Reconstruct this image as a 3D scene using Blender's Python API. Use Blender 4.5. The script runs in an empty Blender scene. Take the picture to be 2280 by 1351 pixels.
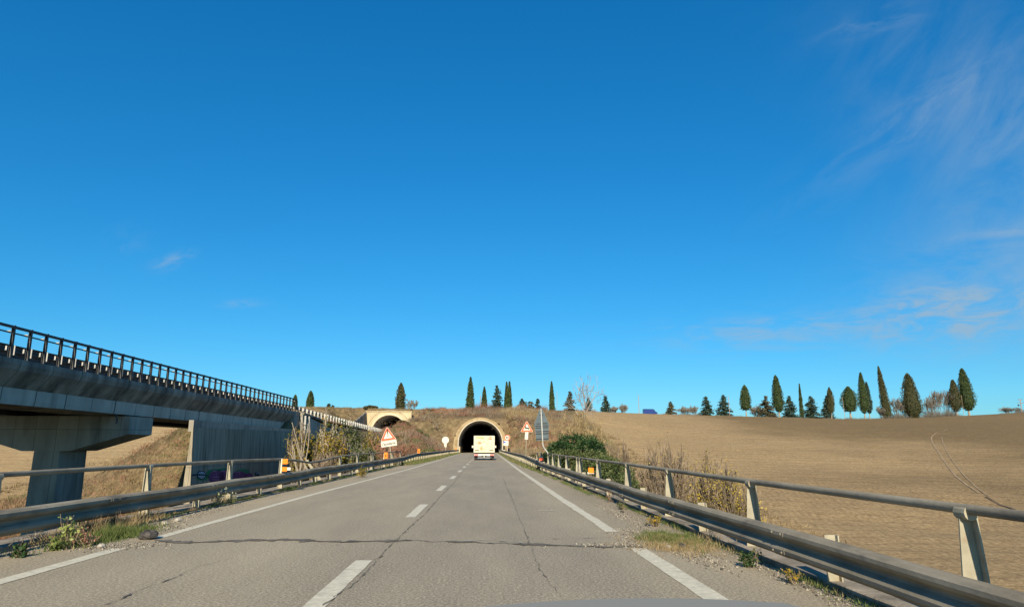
import bpy, math, random
import numpy as np
from mathutils import Vector, Matrix, noise as mn

random.seed(7)
RNG = np.random.default_rng(7)
SC = bpy.context.scene
COL = SC.collection
R = math.radians

# ------------------------------------------------------------------ camera model (used to turn photo pixels into places)
F_PX, CX, CY = 1520.0, 1140.0, 675.5
YAW, PITCH, CAM_H = R(2.507), R(11.87), 1.35
Fv = np.array([math.sin(YAW)*math.cos(PITCH), math.cos(YAW)*math.cos(PITCH), math.sin(PITCH)])
Rv = np.array([math.cos(YAW), -math.sin(YAW), 0.0])
Uv = np.cross(Rv, Fv)
CAM = np.array([0.0, 0.0, CAM_H])

def ray(px, py):
    return Fv + Rv*((px-CX)/F_PX) + Uv*((CY-py)/F_PX)
def at(px, py, Y):
    d = ray(px, py); p = CAM + d*(Y/d[1]); return (float(p[0]), float(p[1]), float(p[2]))
def gnd(px, py, z=0.0):
    d = ray(px, py); t = (z-CAM_H)/d[2]; p = CAM + d*t; return (float(p[0]), float(p[1]), z)
def lerp_t(tab, v):
    return float(np.interp(v, [a for a, _ in tab], [b for _, b in tab]))

# ------------------------------------------------------------------ materials
def N(nt, typ, **kw):
    n = nt.nodes.new(typ)
    for k, v in kw.items():
        setattr(n, k, v)
    return n
def setin(n, **kw):
    for k, v in kw.items():
        n.inputs[k.replace('_', ' ')].default_value = v
def c4(c): return (c[0], c[1], c[2], 1.0)

def mat(name, c1, c2=None, scale=4.0, rough=0.8, metal=0.0, bump=0.0, bscale=None, detail=6.0, c3=None, scale3=0.5,
        t3=(0.45, 0.65), stretch=None, spec=0.3, ramp=(0.35, 0.65), coat=0.0, bdist=0.02, panels=None):
    m = bpy.data.materials.new(name); m.use_nodes = True
    nt = m.node_tree; bs = nt.nodes['Principled BSDF']
    setin(bs, Roughness=rough, Metallic=metal)
    bs.inputs['Specular IOR Level'].default_value = spec
    if coat: bs.inputs['Coat Weight'].default_value = coat
    bs.inputs['Base Color'].default_value = c4(c1)
    if c2 is None: return m
    tc = N(nt, 'ShaderNodeTexCoord'); vec = tc.outputs['Object']
    if stretch:
        mp = N(nt, 'ShaderNodeMapping'); mp.inputs['Scale'].default_value = stretch
        nt.links.new(vec, mp.inputs['Vector']); vec = mp.outputs['Vector']
    nz = N(nt, 'ShaderNodeTexNoise'); setin(nz, Scale=scale, Detail=detail, Roughness=0.6)
    nt.links.new(vec, nz.inputs['Vector'])
    rp = N(nt, 'ShaderNodeValToRGB')
    rp.color_ramp.elements[0].position = ramp[0]; rp.color_ramp.elements[1].position = ramp[1]
    rp.color_ramp.elements[0].color = c4(c1); rp.color_ramp.elements[1].color = c4(c2)
    nt.links.new(nz.outputs['Fac'], rp.inputs['Fac'])
    out = rp.outputs['Color']
    if c3 is not None:
        n3 = N(nt, 'ShaderNodeTexNoise'); setin(n3, Scale=scale3, Detail=8.0, Roughness=0.65)
        nt.links.new(vec, n3.inputs['Vector'])
        mr = N(nt, 'ShaderNodeMapRange'); setin(mr, From_Min=t3[0], From_Max=t3[1])
        nt.links.new(n3.outputs['Fac'], mr.inputs['Value'])
        mx = N(nt, 'ShaderNodeMix', data_type='RGBA')
        nt.links.new(mr.outputs['Result'], mx.inputs['Factor'])
        nt.links.new(out, mx.inputs['A']); mx.inputs['B'].default_value = c4(c3)
        out = mx.outputs['Result']
    if panels:
        sx = N(nt, 'ShaderNodeSeparateXYZ'); nt.links.new(tc.outputs['Object'], sx.inputs[0])
        ad = N(nt, 'ShaderNodeMath', operation='ADD'); nt.links.new(sx.outputs['X'], ad.inputs[0]); nt.links.new(sx.outputs['Y'], ad.inputs[1])
        cb = N(nt, 'ShaderNodeCombineXYZ'); nt.links.new(ad.outputs[0], cb.inputs[0]); nt.links.new(sx.outputs['Z'], cb.inputs[1])
        br = N(nt, 'ShaderNodeTexBrick', offset=0.0); setin(br, Scale=1.0); br.inputs['Brick Width'].default_value = panels[0]; br.inputs['Row Height'].default_value = panels[1]
        br.inputs['Mortar Size'].default_value = 0.018; br.inputs['Mortar Smooth'].default_value = 0.3
        br.inputs['Color1'].default_value = (1, 1, 1, 1); br.inputs['Color2'].default_value = (0.82, 0.82, 0.80, 1); br.inputs['Mortar'].default_value = (0.45, 0.44, 0.42, 1)
        nt.links.new(cb.outputs[0], br.inputs['Vector'])
        mx = N(nt, 'ShaderNodeMix', data_type='RGBA', blend_type='MULTIPLY'); mx.inputs['Factor'].default_value = 1.0
        nt.links.new(out, mx.inputs['A']); nt.links.new(br.outputs['Color'], mx.inputs['B']); out = mx.outputs['Result']
    nt.links.new(out, bs.inputs['Base Color'])
    if bump:
        nb = N(nt, 'ShaderNodeTexNoise'); setin(nb, Scale=bscale or scale*3, Detail=5.0)
        nt.links.new(vec, nb.inputs['Vector'])
        bp = N(nt, 'ShaderNodeBump'); setin(bp, Strength=bump, Distance=bdist)
        nt.links.new(nb.outputs['Fac'], bp.inputs['Height']); nt.links.new(bp.outputs['Normal'], bs.inputs['Normal'])
    return m

def leaf_mat(name, cols, transl=0.25, rough=0.7):
    """colour picked per leaf from the 'tint' attribute"""
    m = bpy.data.materials.new(name); m.use_nodes = True
    nt = m.node_tree; bs = nt.nodes['Principled BSDF']; out = nt.nodes['Material Output']
    setin(bs, Roughness=rough); bs.inputs['Specular IOR Level'].default_value = 0.2
    a = N(nt, 'ShaderNodeAttribute', attribute_name='tint')
    rp = N(nt, 'ShaderNodeValToRGB'); cr = rp.color_ramp
    while len(cr.elements) < len(cols): cr.elements.new(0.5)
    for i, c in enumerate(cols):
        cr.elements[i].position = i/(len(cols)-1); cr.elements[i].color = c4(c)
    nt.links.new(a.outputs['Fac'], rp.inputs['Fac'])
    nt.links.new(rp.outputs['Color'], bs.inputs['Base Color'])
    if transl:
        tr = N(nt, 'ShaderNodeBsdfTranslucent'); nt.links.new(rp.outputs['Color'], tr.inputs['Color'])
        mx = N(nt, 'ShaderNodeMixShader'); mx.inputs[0].default_value = transl
        nt.links.new(bs.outputs[0], mx.inputs[1]); nt.links.new(tr.outputs[0], mx.inputs[2])
        nt.links.new(mx.outputs[0], out.inputs['Surface'])
    return m

M = {}
M['conc'] = mat('weathered_concrete', (0.31, 0.285, 0.24), (0.42, 0.39, 0.33), 1.3, 0.9, panels=(1.25, 2.4), bump=0.25, bscale=18, c3=(0.13, 0.125, 0.11), scale3=0.7, t3=(0.5, 0.75), stretch=(1, 1, 0.25))
M['conc_stain'] = mat('stained_concrete', (0.19, 0.175, 0.145), (0.40, 0.37, 0.31), 0.9, 0.92, bump=0.3, bscale=12, c3=(0.085, 0.078, 0.068), scale3=0.8, t3=(0.42, 0.66), stretch=(1, 1.0, 0.22))
M['conc_pale'] = mat('pale_board_marked_concrete', (0.26, 0.225, 0.165), (0.42, 0.365, 0.27), 1.2, 0.9, panels=(2.2, 3.0), bump=0.2, bscale=20, c3=(0.11, 0.095, 0.07), scale3=1.0, t3=(0.48, 0.74), stretch=(3, 3, 0.22))
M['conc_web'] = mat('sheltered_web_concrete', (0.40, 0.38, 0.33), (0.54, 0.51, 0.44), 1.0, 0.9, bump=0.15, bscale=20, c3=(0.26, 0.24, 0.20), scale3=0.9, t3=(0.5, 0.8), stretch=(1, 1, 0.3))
M['collar'] = mat('mossy_collar_concrete', (0.27, 0.195, 0.10), (0.40, 0.30, 0.17), 1.2, 0.9, c3=(0.18, 0.13, 0.065), scale3=0.5, t3=(0.48, 0.72))
M['portal_light'] = mat('ochre_arch_band', (0.48, 0.40, 0.27), (0.56, 0.48, 0.34), 1.2, 0.9)
M['portal'] = mat('ochre_portal_concrete', (0.42, 0.33, 0.19), (0.52, 0.43, 0.27), 0.8, 0.9, bump=0.1, bscale=6, c3=(0.30, 0.23, 0.14), scale3=0.35, t3=(0.5, 0.8), stretch=(1, 1, 0.4))
M['rim'] = mat('pale_arch_rim', (0.46, 0.41, 0.31), (0.58, 0.53, 0.42), 1.0, 0.85)
M['lining'] = mat('sooty_tunnel_lining', (0.28, 0.30, 0.36), (0.40, 0.42, 0.46), 0.6, 0.9)
M['soot'] = mat('sooty_joint', (0.05, 0.048, 0.044), (0.09, 0.085, 0.078), 2.0, 0.95)
M['darkgap'] = mat('joint_gap', (0.02, 0.02, 0.02))
M['zinc'] = mat('weathered_zinc', (0.19, 0.165, 0.12), (0.31, 0.275, 0.21), 3.0, 0.85, metal=0.0, spec=0.08, bump=0.15, bscale=40, c3=(0.115, 0.105, 0.09), scale3=2.2, t3=(0.52, 0.72), stretch=(1, 0.35, 1))
M['post'] = mat('dusty_painted_steel', (0.27, 0.24, 0.17), (0.38, 0.345, 0.25), 4.0, 0.75, bump=0.1, bscale=30, c3=(0.26, 0.19, 0.12), scale3=5.0, t3=(0.56, 0.74))
M['steel_dark'] = mat('dark_weathered_steel', (0.05, 0.052, 0.055), (0.10, 0.10, 0.10), 4.0, 0.7, metal=0.3)
M['steel_light'] = mat('pale_galvanised_steel', (0.33, 0.325, 0.29), (0.46, 0.45, 0.41), 5.0, 0.6, metal=0.1)
M['kerb'] = mat('worn_kerb_concrete', (0.26, 0.22, 0.17), (0.36, 0.31, 0.24), 3.0, 0.95, bump=0.5, bscale=25, c3=(0.10, 0.085, 0.06), scale3=1.3, t3=(0.45, 0.65))
M['paint'] = mat('worn_road_paint', (0.47, 0.43, 0.32), (0.66, 0.61, 0.47), 14.0, 0.8, c3=(0.30, 0.27, 0.21), scale3=7.0, t3=(0.54, 0.72), bump=0.2, bscale=60)
M['hairline'] = mat('dusty_hairline_crack', (0.11, 0.095, 0.075), (0.20, 0.175, 0.135), 3.0, 0.9)
M['crack'] = mat('bitumen_crack', (0.07, 0.06, 0.05), (0.16, 0.14, 0.11), 3.0, 0.9)
M['orange'] = mat('orange_reflector', (0.95, 0.22, 0.01), rough=0.35)
M['redrefl'] = mat('red_reflector', (0.80, 0.10, 0.04), rough=0.35)
M['white'] = mat('white_enamel', (0.60, 0.565, 0.46), rough=0.5)
M['black'] = mat('matt_black', (0.015, 0.015, 0.015), rough=0.6)
M['signred'] = mat('sign_red', (0.72, 0.10, 0.035), rough=0.45)
M['signback'] = mat('grey_sign_back', (0.060, 0.085, 0.098), (0.085, 0.115, 0.13), 3.0, 0.6)
M['blue'] = mat('sign_blue', (0.02, 0.10, 0.45), rough=0.4)
M['truckbox'] = mat('cream_truck_panel', (0.58, 0.515, 0.345), (0.64, 0.575, 0.40), 2.0, 0.5, c3=(0.46, 0.40, 0.27), scale3=1.1, t3=(0.6, 0.85))
M['alu'] = mat('aluminium', (0.60, 0.58, 0.52), rough=0.4, metal=0.4)
M['pink'] = mat('faded_print_pink', (0.52, 0.23, 0.13), (0.56, 0.30, 0.18), 3.0, 0.5)
M['pale_orange'] = mat('faded_print_orange', (0.56, 0.35, 0.16), (0.58, 0.42, 0.21), 3.0, 0.5)
M['printred'] = mat('faded_print_red', (0.45, 0.07, 0.04), rough=0.5)
M['printolive'] = mat('faded_print_olive', (0.30, 0.25, 0.14), rough=0.5)
M['taillight'] = mat('tail_light_red', (0.70, 0.16, 0.14), rough=0.25)
M['rubber'] = mat('tyre_rubber', (0.02, 0.02, 0.02), rough=0.85)
M['vanblue'] = mat('van_blue', (0.008, 0.03, 0.16), rough=0.35, coat=0.3)
M['glass'] = mat('dark_glass', (0.03, 0.04, 0.05), rough=0.08, spec=0.6)
M['bonnet'] = mat('grey_car_paint', (0.26, 0.25, 0.215), rough=0.75, spec=0.15)
M['trunk'] = mat('grey_bark', (0.16, 0.13, 0.10), (0.26, 0.22, 0.17), 3.0, 0.95)
M['paletrunk'] = mat('pale_bark', (0.24, 0.20, 0.15), (0.34, 0.29, 0.22), 3.0, 0.95)
M['deadwood'] = mat('dead_wood', (0.24, 0.20, 0.15), (0.34, 0.29, 0.22), 6.0, 0.95)
M['wood'] = mat('weathered_pole_wood', (0.28, 0.20, 0.16), (0.36, 0.27, 0.22), 3.0, 0.9)
M['stone'] = mat('pale_stone', (0.26, 0.24, 0.20), (0.42, 0.39, 0.34), 6.0, 0.95, bump=0.4, bscale=20)
M['tar'] = mat('tar_lump', (0.03, 0.028, 0.026), (0.09, 0.08, 0.07), 10.0, 0.9, bump=0.8, bscale=30)
M['gwhite'] = mat('spray_white', (0.52, 0.55, 0.58), rough=0.8)
M['gdark'] = mat('spray_dark_blue', (0.012, 0.03, 0.055), rough=0.8)
M['ggreen'] = mat('spray_green', (0.03, 0.15, 0.06), (0.04, 0.22, 0.09), 3.0, 0.8)
M['gpurple'] = mat('spray_purple', (0.13, 0.035, 0.10), (0.17, 0.05, 0.14), 3.0, 0.8)
M['gpink'] = mat('spray_pink', (0.36, 0.16, 0.26), rough=0.8)

# foliage palettes
M['cypress'] = leaf_mat('cypress_foliage', [(0.022, 0.036, 0.013), (0.058, 0.083, 0.026), (0.11, 0.13, 0.048)], 0.15)
M['cypress_brown'] = leaf_mat('cypress_foliage_dry', [(0.03, 0.035, 0.015), (0.075, 0.075, 0.03), (0.15, 0.11, 0.045)], 0.15)
M['fir'] = leaf_mat('conifer_foliage', [(0.015, 0.032, 0.022), (0.035, 0.06, 0.04), (0.08, 0.10, 0.075)], 0.1)
M['fir_brown'] = leaf_mat('conifer_foliage_dry', [(0.02, 0.035, 0.025), (0.07, 0.07, 0.04), (0.18, 0.13, 0.07)], 0.1)
M['ivy'] = leaf_mat('ivy_leaves', [(0.010, 0.030, 0.010), (0.028, 0.065, 0.018), (0.085, 0.13, 0.045)], 0.3, 0.5)
M['bramble'] = leaf_mat('bramble_leaves', [(0.025, 0.045, 0.012), (0.075, 0.10, 0.03), (0.17, 0.18, 0.07)], 0.3)
M['autumn'] = leaf_mat('autumn_leaves', [(0.07, 0.09, 0.02), (0.22, 0.19, 0.035), (0.42, 0.26, 0.03)], 0.4)
M['yellow'] = leaf_mat('yellow_leaves', [(0.22, 0.18, 0.045), (0.46, 0.34, 0.06), (0.62, 0.47, 0.12)], 0.4)
M['twig'] = leaf_mat('bare_twigs', [(0.075, 0.055, 0.042), (0.18, 0.135, 0.095), (0.33, 0.26, 0.17)], 0.0, 0.9)
M['twig_grey'] = leaf_mat('grey_bare_twigs', [(0.10, 0.088, 0.07), (0.18, 0.16, 0.13), (0.27, 0.245, 0.20)], 0.0, 0.9)
M['twig_red'] = leaf_mat('reddish_bare_twigs', [(0.13, 0.06, 0.04), (0.24, 0.12, 0.08), (0.34, 0.20, 0.12)], 0.0, 0.9)
M['twig_gold'] = leaf_mat('golden_bare_twigs', [(0.15, 0.105, 0.05), (0.27, 0.20, 0.10), (0.38, 0.30, 0.17)], 0.0, 0.9)
M['drygrass'] = leaf_mat('dry_grass_blades', [(0.16, 0.115, 0.06), (0.30, 0.22, 0.115), (0.42, 0.33, 0.18)], 0.2, 0.9)
M['grass'] = leaf_mat('green_grass_blades', [(0.05, 0.08, 0.02), (0.11, 0.15, 0.04), (0.24, 0.24, 0.09)], 0.3, 0.8)
M['bare_pale'] = leaf_mat('pale_bare_branches', [(0.18, 0.155, 0.135), (0.26, 0.23, 0.20), (0.34, 0.31, 0.28)], 0.0, 0.9)
M['stems'] = leaf_mat('pale_stems', [(0.28, 0.23, 0.16), (0.40, 0.34, 0.25), (0.52, 0.46, 0.35)], 0.0, 0.9)

# ------------------------------------------------------------------ mesh helpers
def tag(o, label=None, cat=None, group=None, kind=None):
    if label: o['label'] = label
    if cat: o['category'] = cat
    if group: o['group'] = group
    if kind: o['kind'] = kind
    return o
def empty(name, loc=(0, 0, 0), rz=0.0, **kw):
    o = bpy.data.objects.new(name, None); COL.objects.link(o)
    o.location = loc; o.rotation_euler = (0, 0, rz); o.empty_display_size = 0.3
    return tag(o, **kw)
def link(name, me, m, parent=None, smooth=False):
    mats = m if isinstance(m, (list, tuple)) else [m]
    for k in mats: me.materials.append(k)
    if smooth:
        me.polygons.foreach_set('use_smooth', [True]*len(me.polygons))
    o = bpy.data.objects.new(name, me); COL.objects.link(o)
    if parent is not None: o.parent = parent
    return o

class MB:
    def __init__(s): s.v, s.f, s.mi = [], [], []
    def add(s, vs, fs, mi=0):
        b = len(s.v); s.v += [tuple(v) for v in vs]; s.f += [tuple(b+i for i in f) for f in fs]; s.mi += [mi]*len(fs); return s
    def box(s, x0, x1, y0, y1, z0, z1, mi=0):
        return s.add([(x0, y0, z0), (x1, y0, z0), (x1, y1, z0), (x0, y1, z0), (x0, y0, z1), (x1, y0, z1), (x1, y1, z1), (x0, y1, z1)],
                     [(0, 3, 2, 1), (4, 5, 6, 7), (0, 1, 5, 4), (1, 2, 6, 5), (2, 3, 7, 6), (3, 0, 4, 7)], mi)
    def hexa(s, p, mi=0):
        return s.add(p, [(0, 3, 2, 1), (4, 5, 6, 7), (0, 1, 5, 4), (1, 2, 6, 5), (2, 3, 7, 6), (3, 0, 4, 7)], mi)
    def tube(s, pts, r, n=8, mi=0, caps=True):
        pts = [Vector(p) for p in pts]; rr = r if isinstance(r, (list, tuple)) else [r]*len(pts)
        rings = []
        for i, p in enumerate(pts):
            d = (pts[min(i+1, len(pts)-1)] - pts[max(i-1, 0)])
            d = d.normalized() if d.length > 1e-9 else Vector((0, 0, 1))
            a = Vector((0, 0, 1)) if abs(d.z) < 0.9 else Vector((1, 0, 0))
            u = d.cross(a).normalized(); w = d.cross(u)
            rings.append([p + (u*math.cos(2*math.pi*k/n) + w*math.sin(2*math.pi*k/n))*rr[i] for k in range(n)])
        vs = [v for ring in rings for v in ring]; fs = []
        for i in range(len(rings)-1):
            for k in range(n):
                fs.append((i*n+k, i*n+(k+1) % n, (i+1)*n+(k+1) % n, (i+1)*n+k))
        if caps:
            fs.append(tuple(range(n))[::-1]); fs.append(tuple((len(rings)-1)*n+k for k in range(n)))
        return s.add(vs, fs, mi)
    def extrude_y(s, prof, path, close=True, caps=True, mi=0):
        """prof: list of (x, z) offsets; path: list of (x, y, z)"""
        n = len(prof); vs = []; fs = []
        for (x, y, z) in path:
            vs += [(x+a, y, z+b) for a, b in prof]
        for i in range(len(path)-1):
            for k in range(n if close else n-1):
                fs.append((i*n+k, i*n+(k+1) % n, (i+1)*n+(k+1) % n, (i+1)*n+k))
        if caps and close:
            fs.append(tuple(range(n))[::-1]); fs.append(tuple((len(path)-1)*n+k for k in range(n)))
        return s.add(vs, fs, mi)
    def slab(s, poly, y0, y1, mi=0):
        """poly in x,z extruded from y0 to y1"""
        n = len(poly)
        vs = [(x, y0, z) for x, z in poly] + [(x, y1, z) for x, z in poly]
        fs = [tuple(range(n)), tuple(range(2*n-1, n-1, -1))] + [(k, k+n, (k+1) % n+n, (k+1) % n) for k in range(n)]
        return s.add(vs, fs, mi)
    def sphere(s, c, r, n=8, m=6, mi=0, jit=0.0):
        rx, ry, rz = r if isinstance(r, tuple) else (r, r, r)
        vs = []; fs = []
        for i in range(m+1):
            for k in range(n):
                th = math.pi*i/m; ph = 2*math.pi*k/n
                d = Vector((math.sin(th)*math.cos(ph), math.sin(th)*math.sin(ph), math.cos(th)))
                q = 1 + (jit*mn.noise(d*2.3 + Vector(c)) if jit else 0)
                vs.append((c[0]+rx*d.x*q, c[1]+ry*d.y*q, c[2]+rz*d.z*q))
        for i in range(m):
            for k in range(n):
                fs.append((i*n+k, (i+1)*n+k, (i+1)*n+(k+1) % n, i*n+(k+1) % n))
        return s.add(vs, fs, mi)
    def build(s, name, m, parent=None, smooth=False, fixn=True):
        me = bpy.data.meshes.new(name); me.from_pydata(s.v, [], s.f)
        if max(s.mi or [0]) > 0: me.polygons.foreach_set('material_index', s.mi)
        if fixn:
            import bmesh
            bm = bmesh.new(); bm.from_mesh(me); bmesh.ops.recalc_face_normals(bm, faces=bm.faces); bm.to_mesh(me); bm.free()
        me.update()
        return link(name, me, m, parent, smooth)

def arr_mesh(name, verts, k, tint, m, parent=None):
    """verts (N*k,3) as N polygons with k corners; tint per polygon"""
    n = len(verts)//k
    me = bpy.data.meshes.new(name)
    me.vertices.add(n*k); me.vertices.foreach_set('co', np.asarray(verts, dtype=np.float32).ravel())
    me.loops.add(n*k); me.loops.foreach_set('vertex_index', np.arange(n*k, dtype=np.int32))
    me.polygons.add(n); me.polygons.foreach_set('loop_start', np.arange(0, n*k, k, dtype=np.int32))
    try: me.polygons.foreach_set('loop_total', np.full(n, k, dtype=np.int32))
    except Exception: pass
    at_ = me.attributes.new('tint', 'FLOAT', 'POINT')
    at_.data.foreach_set('value', np.repeat(np.clip(tint, 0, 1), k).astype(np.float32))
    me.update(calc_edges=True)
    return link(name, me, m, parent)

def cards(c, size, rng=RNG, up=0.0, aspect=1.0):
    """random quads round centres c (N,3), size scalar or (N,)"""
    n = len(c); a = rng.normal(size=(n, 3)); a[:, 2] += up; a /= np.linalg.norm(a, axis=1)[:, None]
    b = rng.normal(size=(n, 3)); b -= a*(a*b).sum(1)[:, None]; b /= np.linalg.norm(b, axis=1)[:, None]
    s = (np.ones(n)*size*rng.uniform(0.6, 1.3, n))[:, None]/2
    u = a*s*aspect; w = b*s
    return np.stack([c-u, c-w*0.8, c+u, c+w*0.8], 1).reshape(-1, 3)
def blades(base, d, length, width, rng=RNG):
    """thin triangles from base (N,3) along d*length"""
    n = len(base); side = np.cross(d, rng.normal(size=(n, 3))); side /= (np.linalg.norm(side, axis=1)[:, None]+1e-9)
    w = (np.ones(n)*width)[:, None]/2; L = (np.ones(n)*length)[:, None]
    return np.stack([base-side*w, base+side*w, base+d*L], 1).reshape(-1, 3)
def unit(a): return a/(np.linalg.norm(a, axis=1)[:, None]+1e-9)

# ------------------------------------------------------------------ terrain
CREST = [(-400, 925), (0, 918), (350, 910), (690, 906), (800, 908), (1000, 912), (1140, 912), (1240, 913), (1330, 916), (1450, 921),
         (1640, 926), (1900, 933), (2050, 930), (2150, 925), (2280, 918), (2500, 908), (2900, 895)]
CR_Y = [(-400, 240), (350, 235), (690, 212), (1150, 208), (1300, 240), (1450, 275), (1900, 280), (2900, 290)]
T0 = [(-400, 0.30), (600, 0.30), (860, 0.34), (1200, 0.33), (1450, 0.24), (2900, 0.22)]
_ctab = []
for px_ in range(-400, 2901, 25):
    yc = lerp_t(CR_Y, px_); p = at(px_, lerp_t(CREST, px_), yc)
    _ctab.append((p[0]/p[1], yc, p[2], lerp_t(T0, px_)))
_ca = np.array([c[0] for c in _ctab]); _cy = np.array([c[1] for c in _ctab]); _cz = np.array([c[2] for c in _ctab]); _ct = np.array([c[3] for c in _ctab])
LOW_L, LOW_R = -5.0, -6.0
TUN_X, TUN_ZC, TUN_Y = -0.27, 2.35, 165.0       # main tunnel
UP_X, UP_ZC, UP_Y = -27.0, 5.55, 204.0          # upper tunnel
def zu(y):                                      # level of the upper carriageway
    return float(np.interp(y, [-50, 76, 204, 400], [5.12, 5.12, 3.55, 2.5]))
def smooth(a, b, v):
    t = min(1, max(0, (v-a)/(b-a))); return t*t*(3-2*t)
def terrain(x, y, rough=True):
    a = x/max(y, 12.0)
    cy = float(np.interp(a, _ca, _cy)); cz = float(np.interp(a, _ca, _cz)); t0 = float(np.interp(a, _ca, _ct))
    low = LOW_L + (LOW_R-LOW_L)*smooth(-15, 5, x)
    if y >= cy:
        z = cz - min(0.035*(y-cy), 9.0)
        if y > cy+260: z -= min(14, (y-cy-260)*0.02)
    else:
        s = min(1, max(0, (y/cy-t0)/(1-t0)))
        z = low + (cz-low)*(0.55*s+0.45*s*s*(3-2*s))
        if rough: z += 0.5*mn.noise(Vector((x*0.03, y*0.03, 3)))*smooth(0, 1, (1-s)*4)
    if rough:
        damp = smooth(0, 10, abs(y-cy))
        z += 0.22*mn.noise(Vector((x*0.18, y*0.18, 1)))*damp
    # the cut and fill of the upper carriageway
    if y > 40:
        xl, xr = (-31.6 if y < 120 else -34.0), float(np.interp(y, [76, 150, 175, 204], [-21.2, -21.2, -21.4, -21.8]))
        dx = max(xl-x, x-xr, 0); dy = max((80 if x < -22 else 77)-y, y-204, 0)
        if dy < 60 and dx < 60:
            cut = 0.85
            if y > 204: cut = 2.2 if dx < 1 else 1.6
            dd = math.hypot(dx, dy)
            fill = float(np.interp(y, [76, 100, 125, 150], [5, 3, 0.8, 0.6])) if x > xr-0.01 else 0.6
            zz = zu(y) - 0.07
            z = min(z, zz + cut*dd) if dd > 0 else zz
            z = max(z, zz - (fill*dx + 1.15*dy if y < 100 else fill*dd))
    # the cut and fill of the main road
    if 20 < y < 215:
        xl = float(np.interp(y, [50, 90, 165], [-7.2, -8.2, -7.2])); xr = float(np.interp(y, [50, 90, 165], [4.6, 5.4, 6.4]))
        dx = max(xl-x, x-xr, 0); dy = max(50-y, y-TUN_Y, 0)
        dd = math.hypot(dx, dy)
        cut = 0.62 if y < TUN_Y else 1.45
        if dd < 60:
            fill = 0.75 if y >= 50 else 1.1
            zz = -0.07
            if y > TUN_Y or dd > 0:
                z = min(z, zz + cut*dd + (0.0))
                z = max(z, zz - fill*dd)
            else: z = zz
    return z

def grid_lines(spec):
    out = [spec[0][0]]
    for lo, hi, st in spec:
        n = max(1, int(round((hi-lo)/st))); out += list(np.linspace(lo, hi, n+1)[1:])
    return out
xs = grid_lines([(-1500, -400, 110), (-400, -120, 20), (-120, -45, 3), (-45, 45, 1.1), (45, 130, 2.5), (130, 330, 8), (330, 500, 30), (500, 1700, 120)])
ys = grid_lines([(-120, 0, 15), (0, 40, 2.5), (40, 60, 1.2), (60, 160, 2.0), (160, 215, 1.1), (215, 320, 3), (320, 500, 15), (500, 2600, 150)])
gv = []; gp = []
for y in ys:
    for x in xs:
        z = terrain(x, y); gv.append((x, y, z))
        nz = mn.noise(Vector((x*0.05, y*0.05, 9)))*4
        right = smooth(-1.5, 1.5, x - (24 + 0.06*(y-100)) + nz*0.6)*(1 if y > 15 else 0)
        left = smooth(-1.5, 1.5, (-50 - x) + nz*0.5 + (y-110)*0.12)*smooth(68, 74, y)*(1-smooth(188, 196, y+nz))
        gp.append(max(right, left))
nx = len(xs); gf = []
for j in range(len(ys)-1):
    for i in range(nx-1):
        ids = (j*nx+i, j*nx+i+1, (j+1)*nx+i+1, (j+1)*nx+i)
        cx_ = (xs[i]+xs[i+1])/2; cy_ = (ys[j]+ys[j+1])/2; cz_ = sum(gv[k][2] for k in ids)/4
        skip = False
        for (tx, tz, ty, rr, y1) in ((TUN_X, TUN_ZC, TUN_Y-0.5, 5.75, 182), (UP_X, UP_ZC, UP_Y-0.2, 5.6, 225)):
            if ty < cy_ < y1 and (abs(cx_-tx) < rr and (cz_ < tz or math.hypot(cx_-tx, cz_-tz) < rr)):
                skip = True
        if not skip: gf.append(ids)
me = bpy.data.meshes.new('ground'); me.from_pydata(gv, [], gf)
pa = me.attributes.new('plough', 'FLOAT', 'POINT'); pa.data.foreach_set('value', np.array(gp, dtype=np.float32))
me.update()

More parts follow.
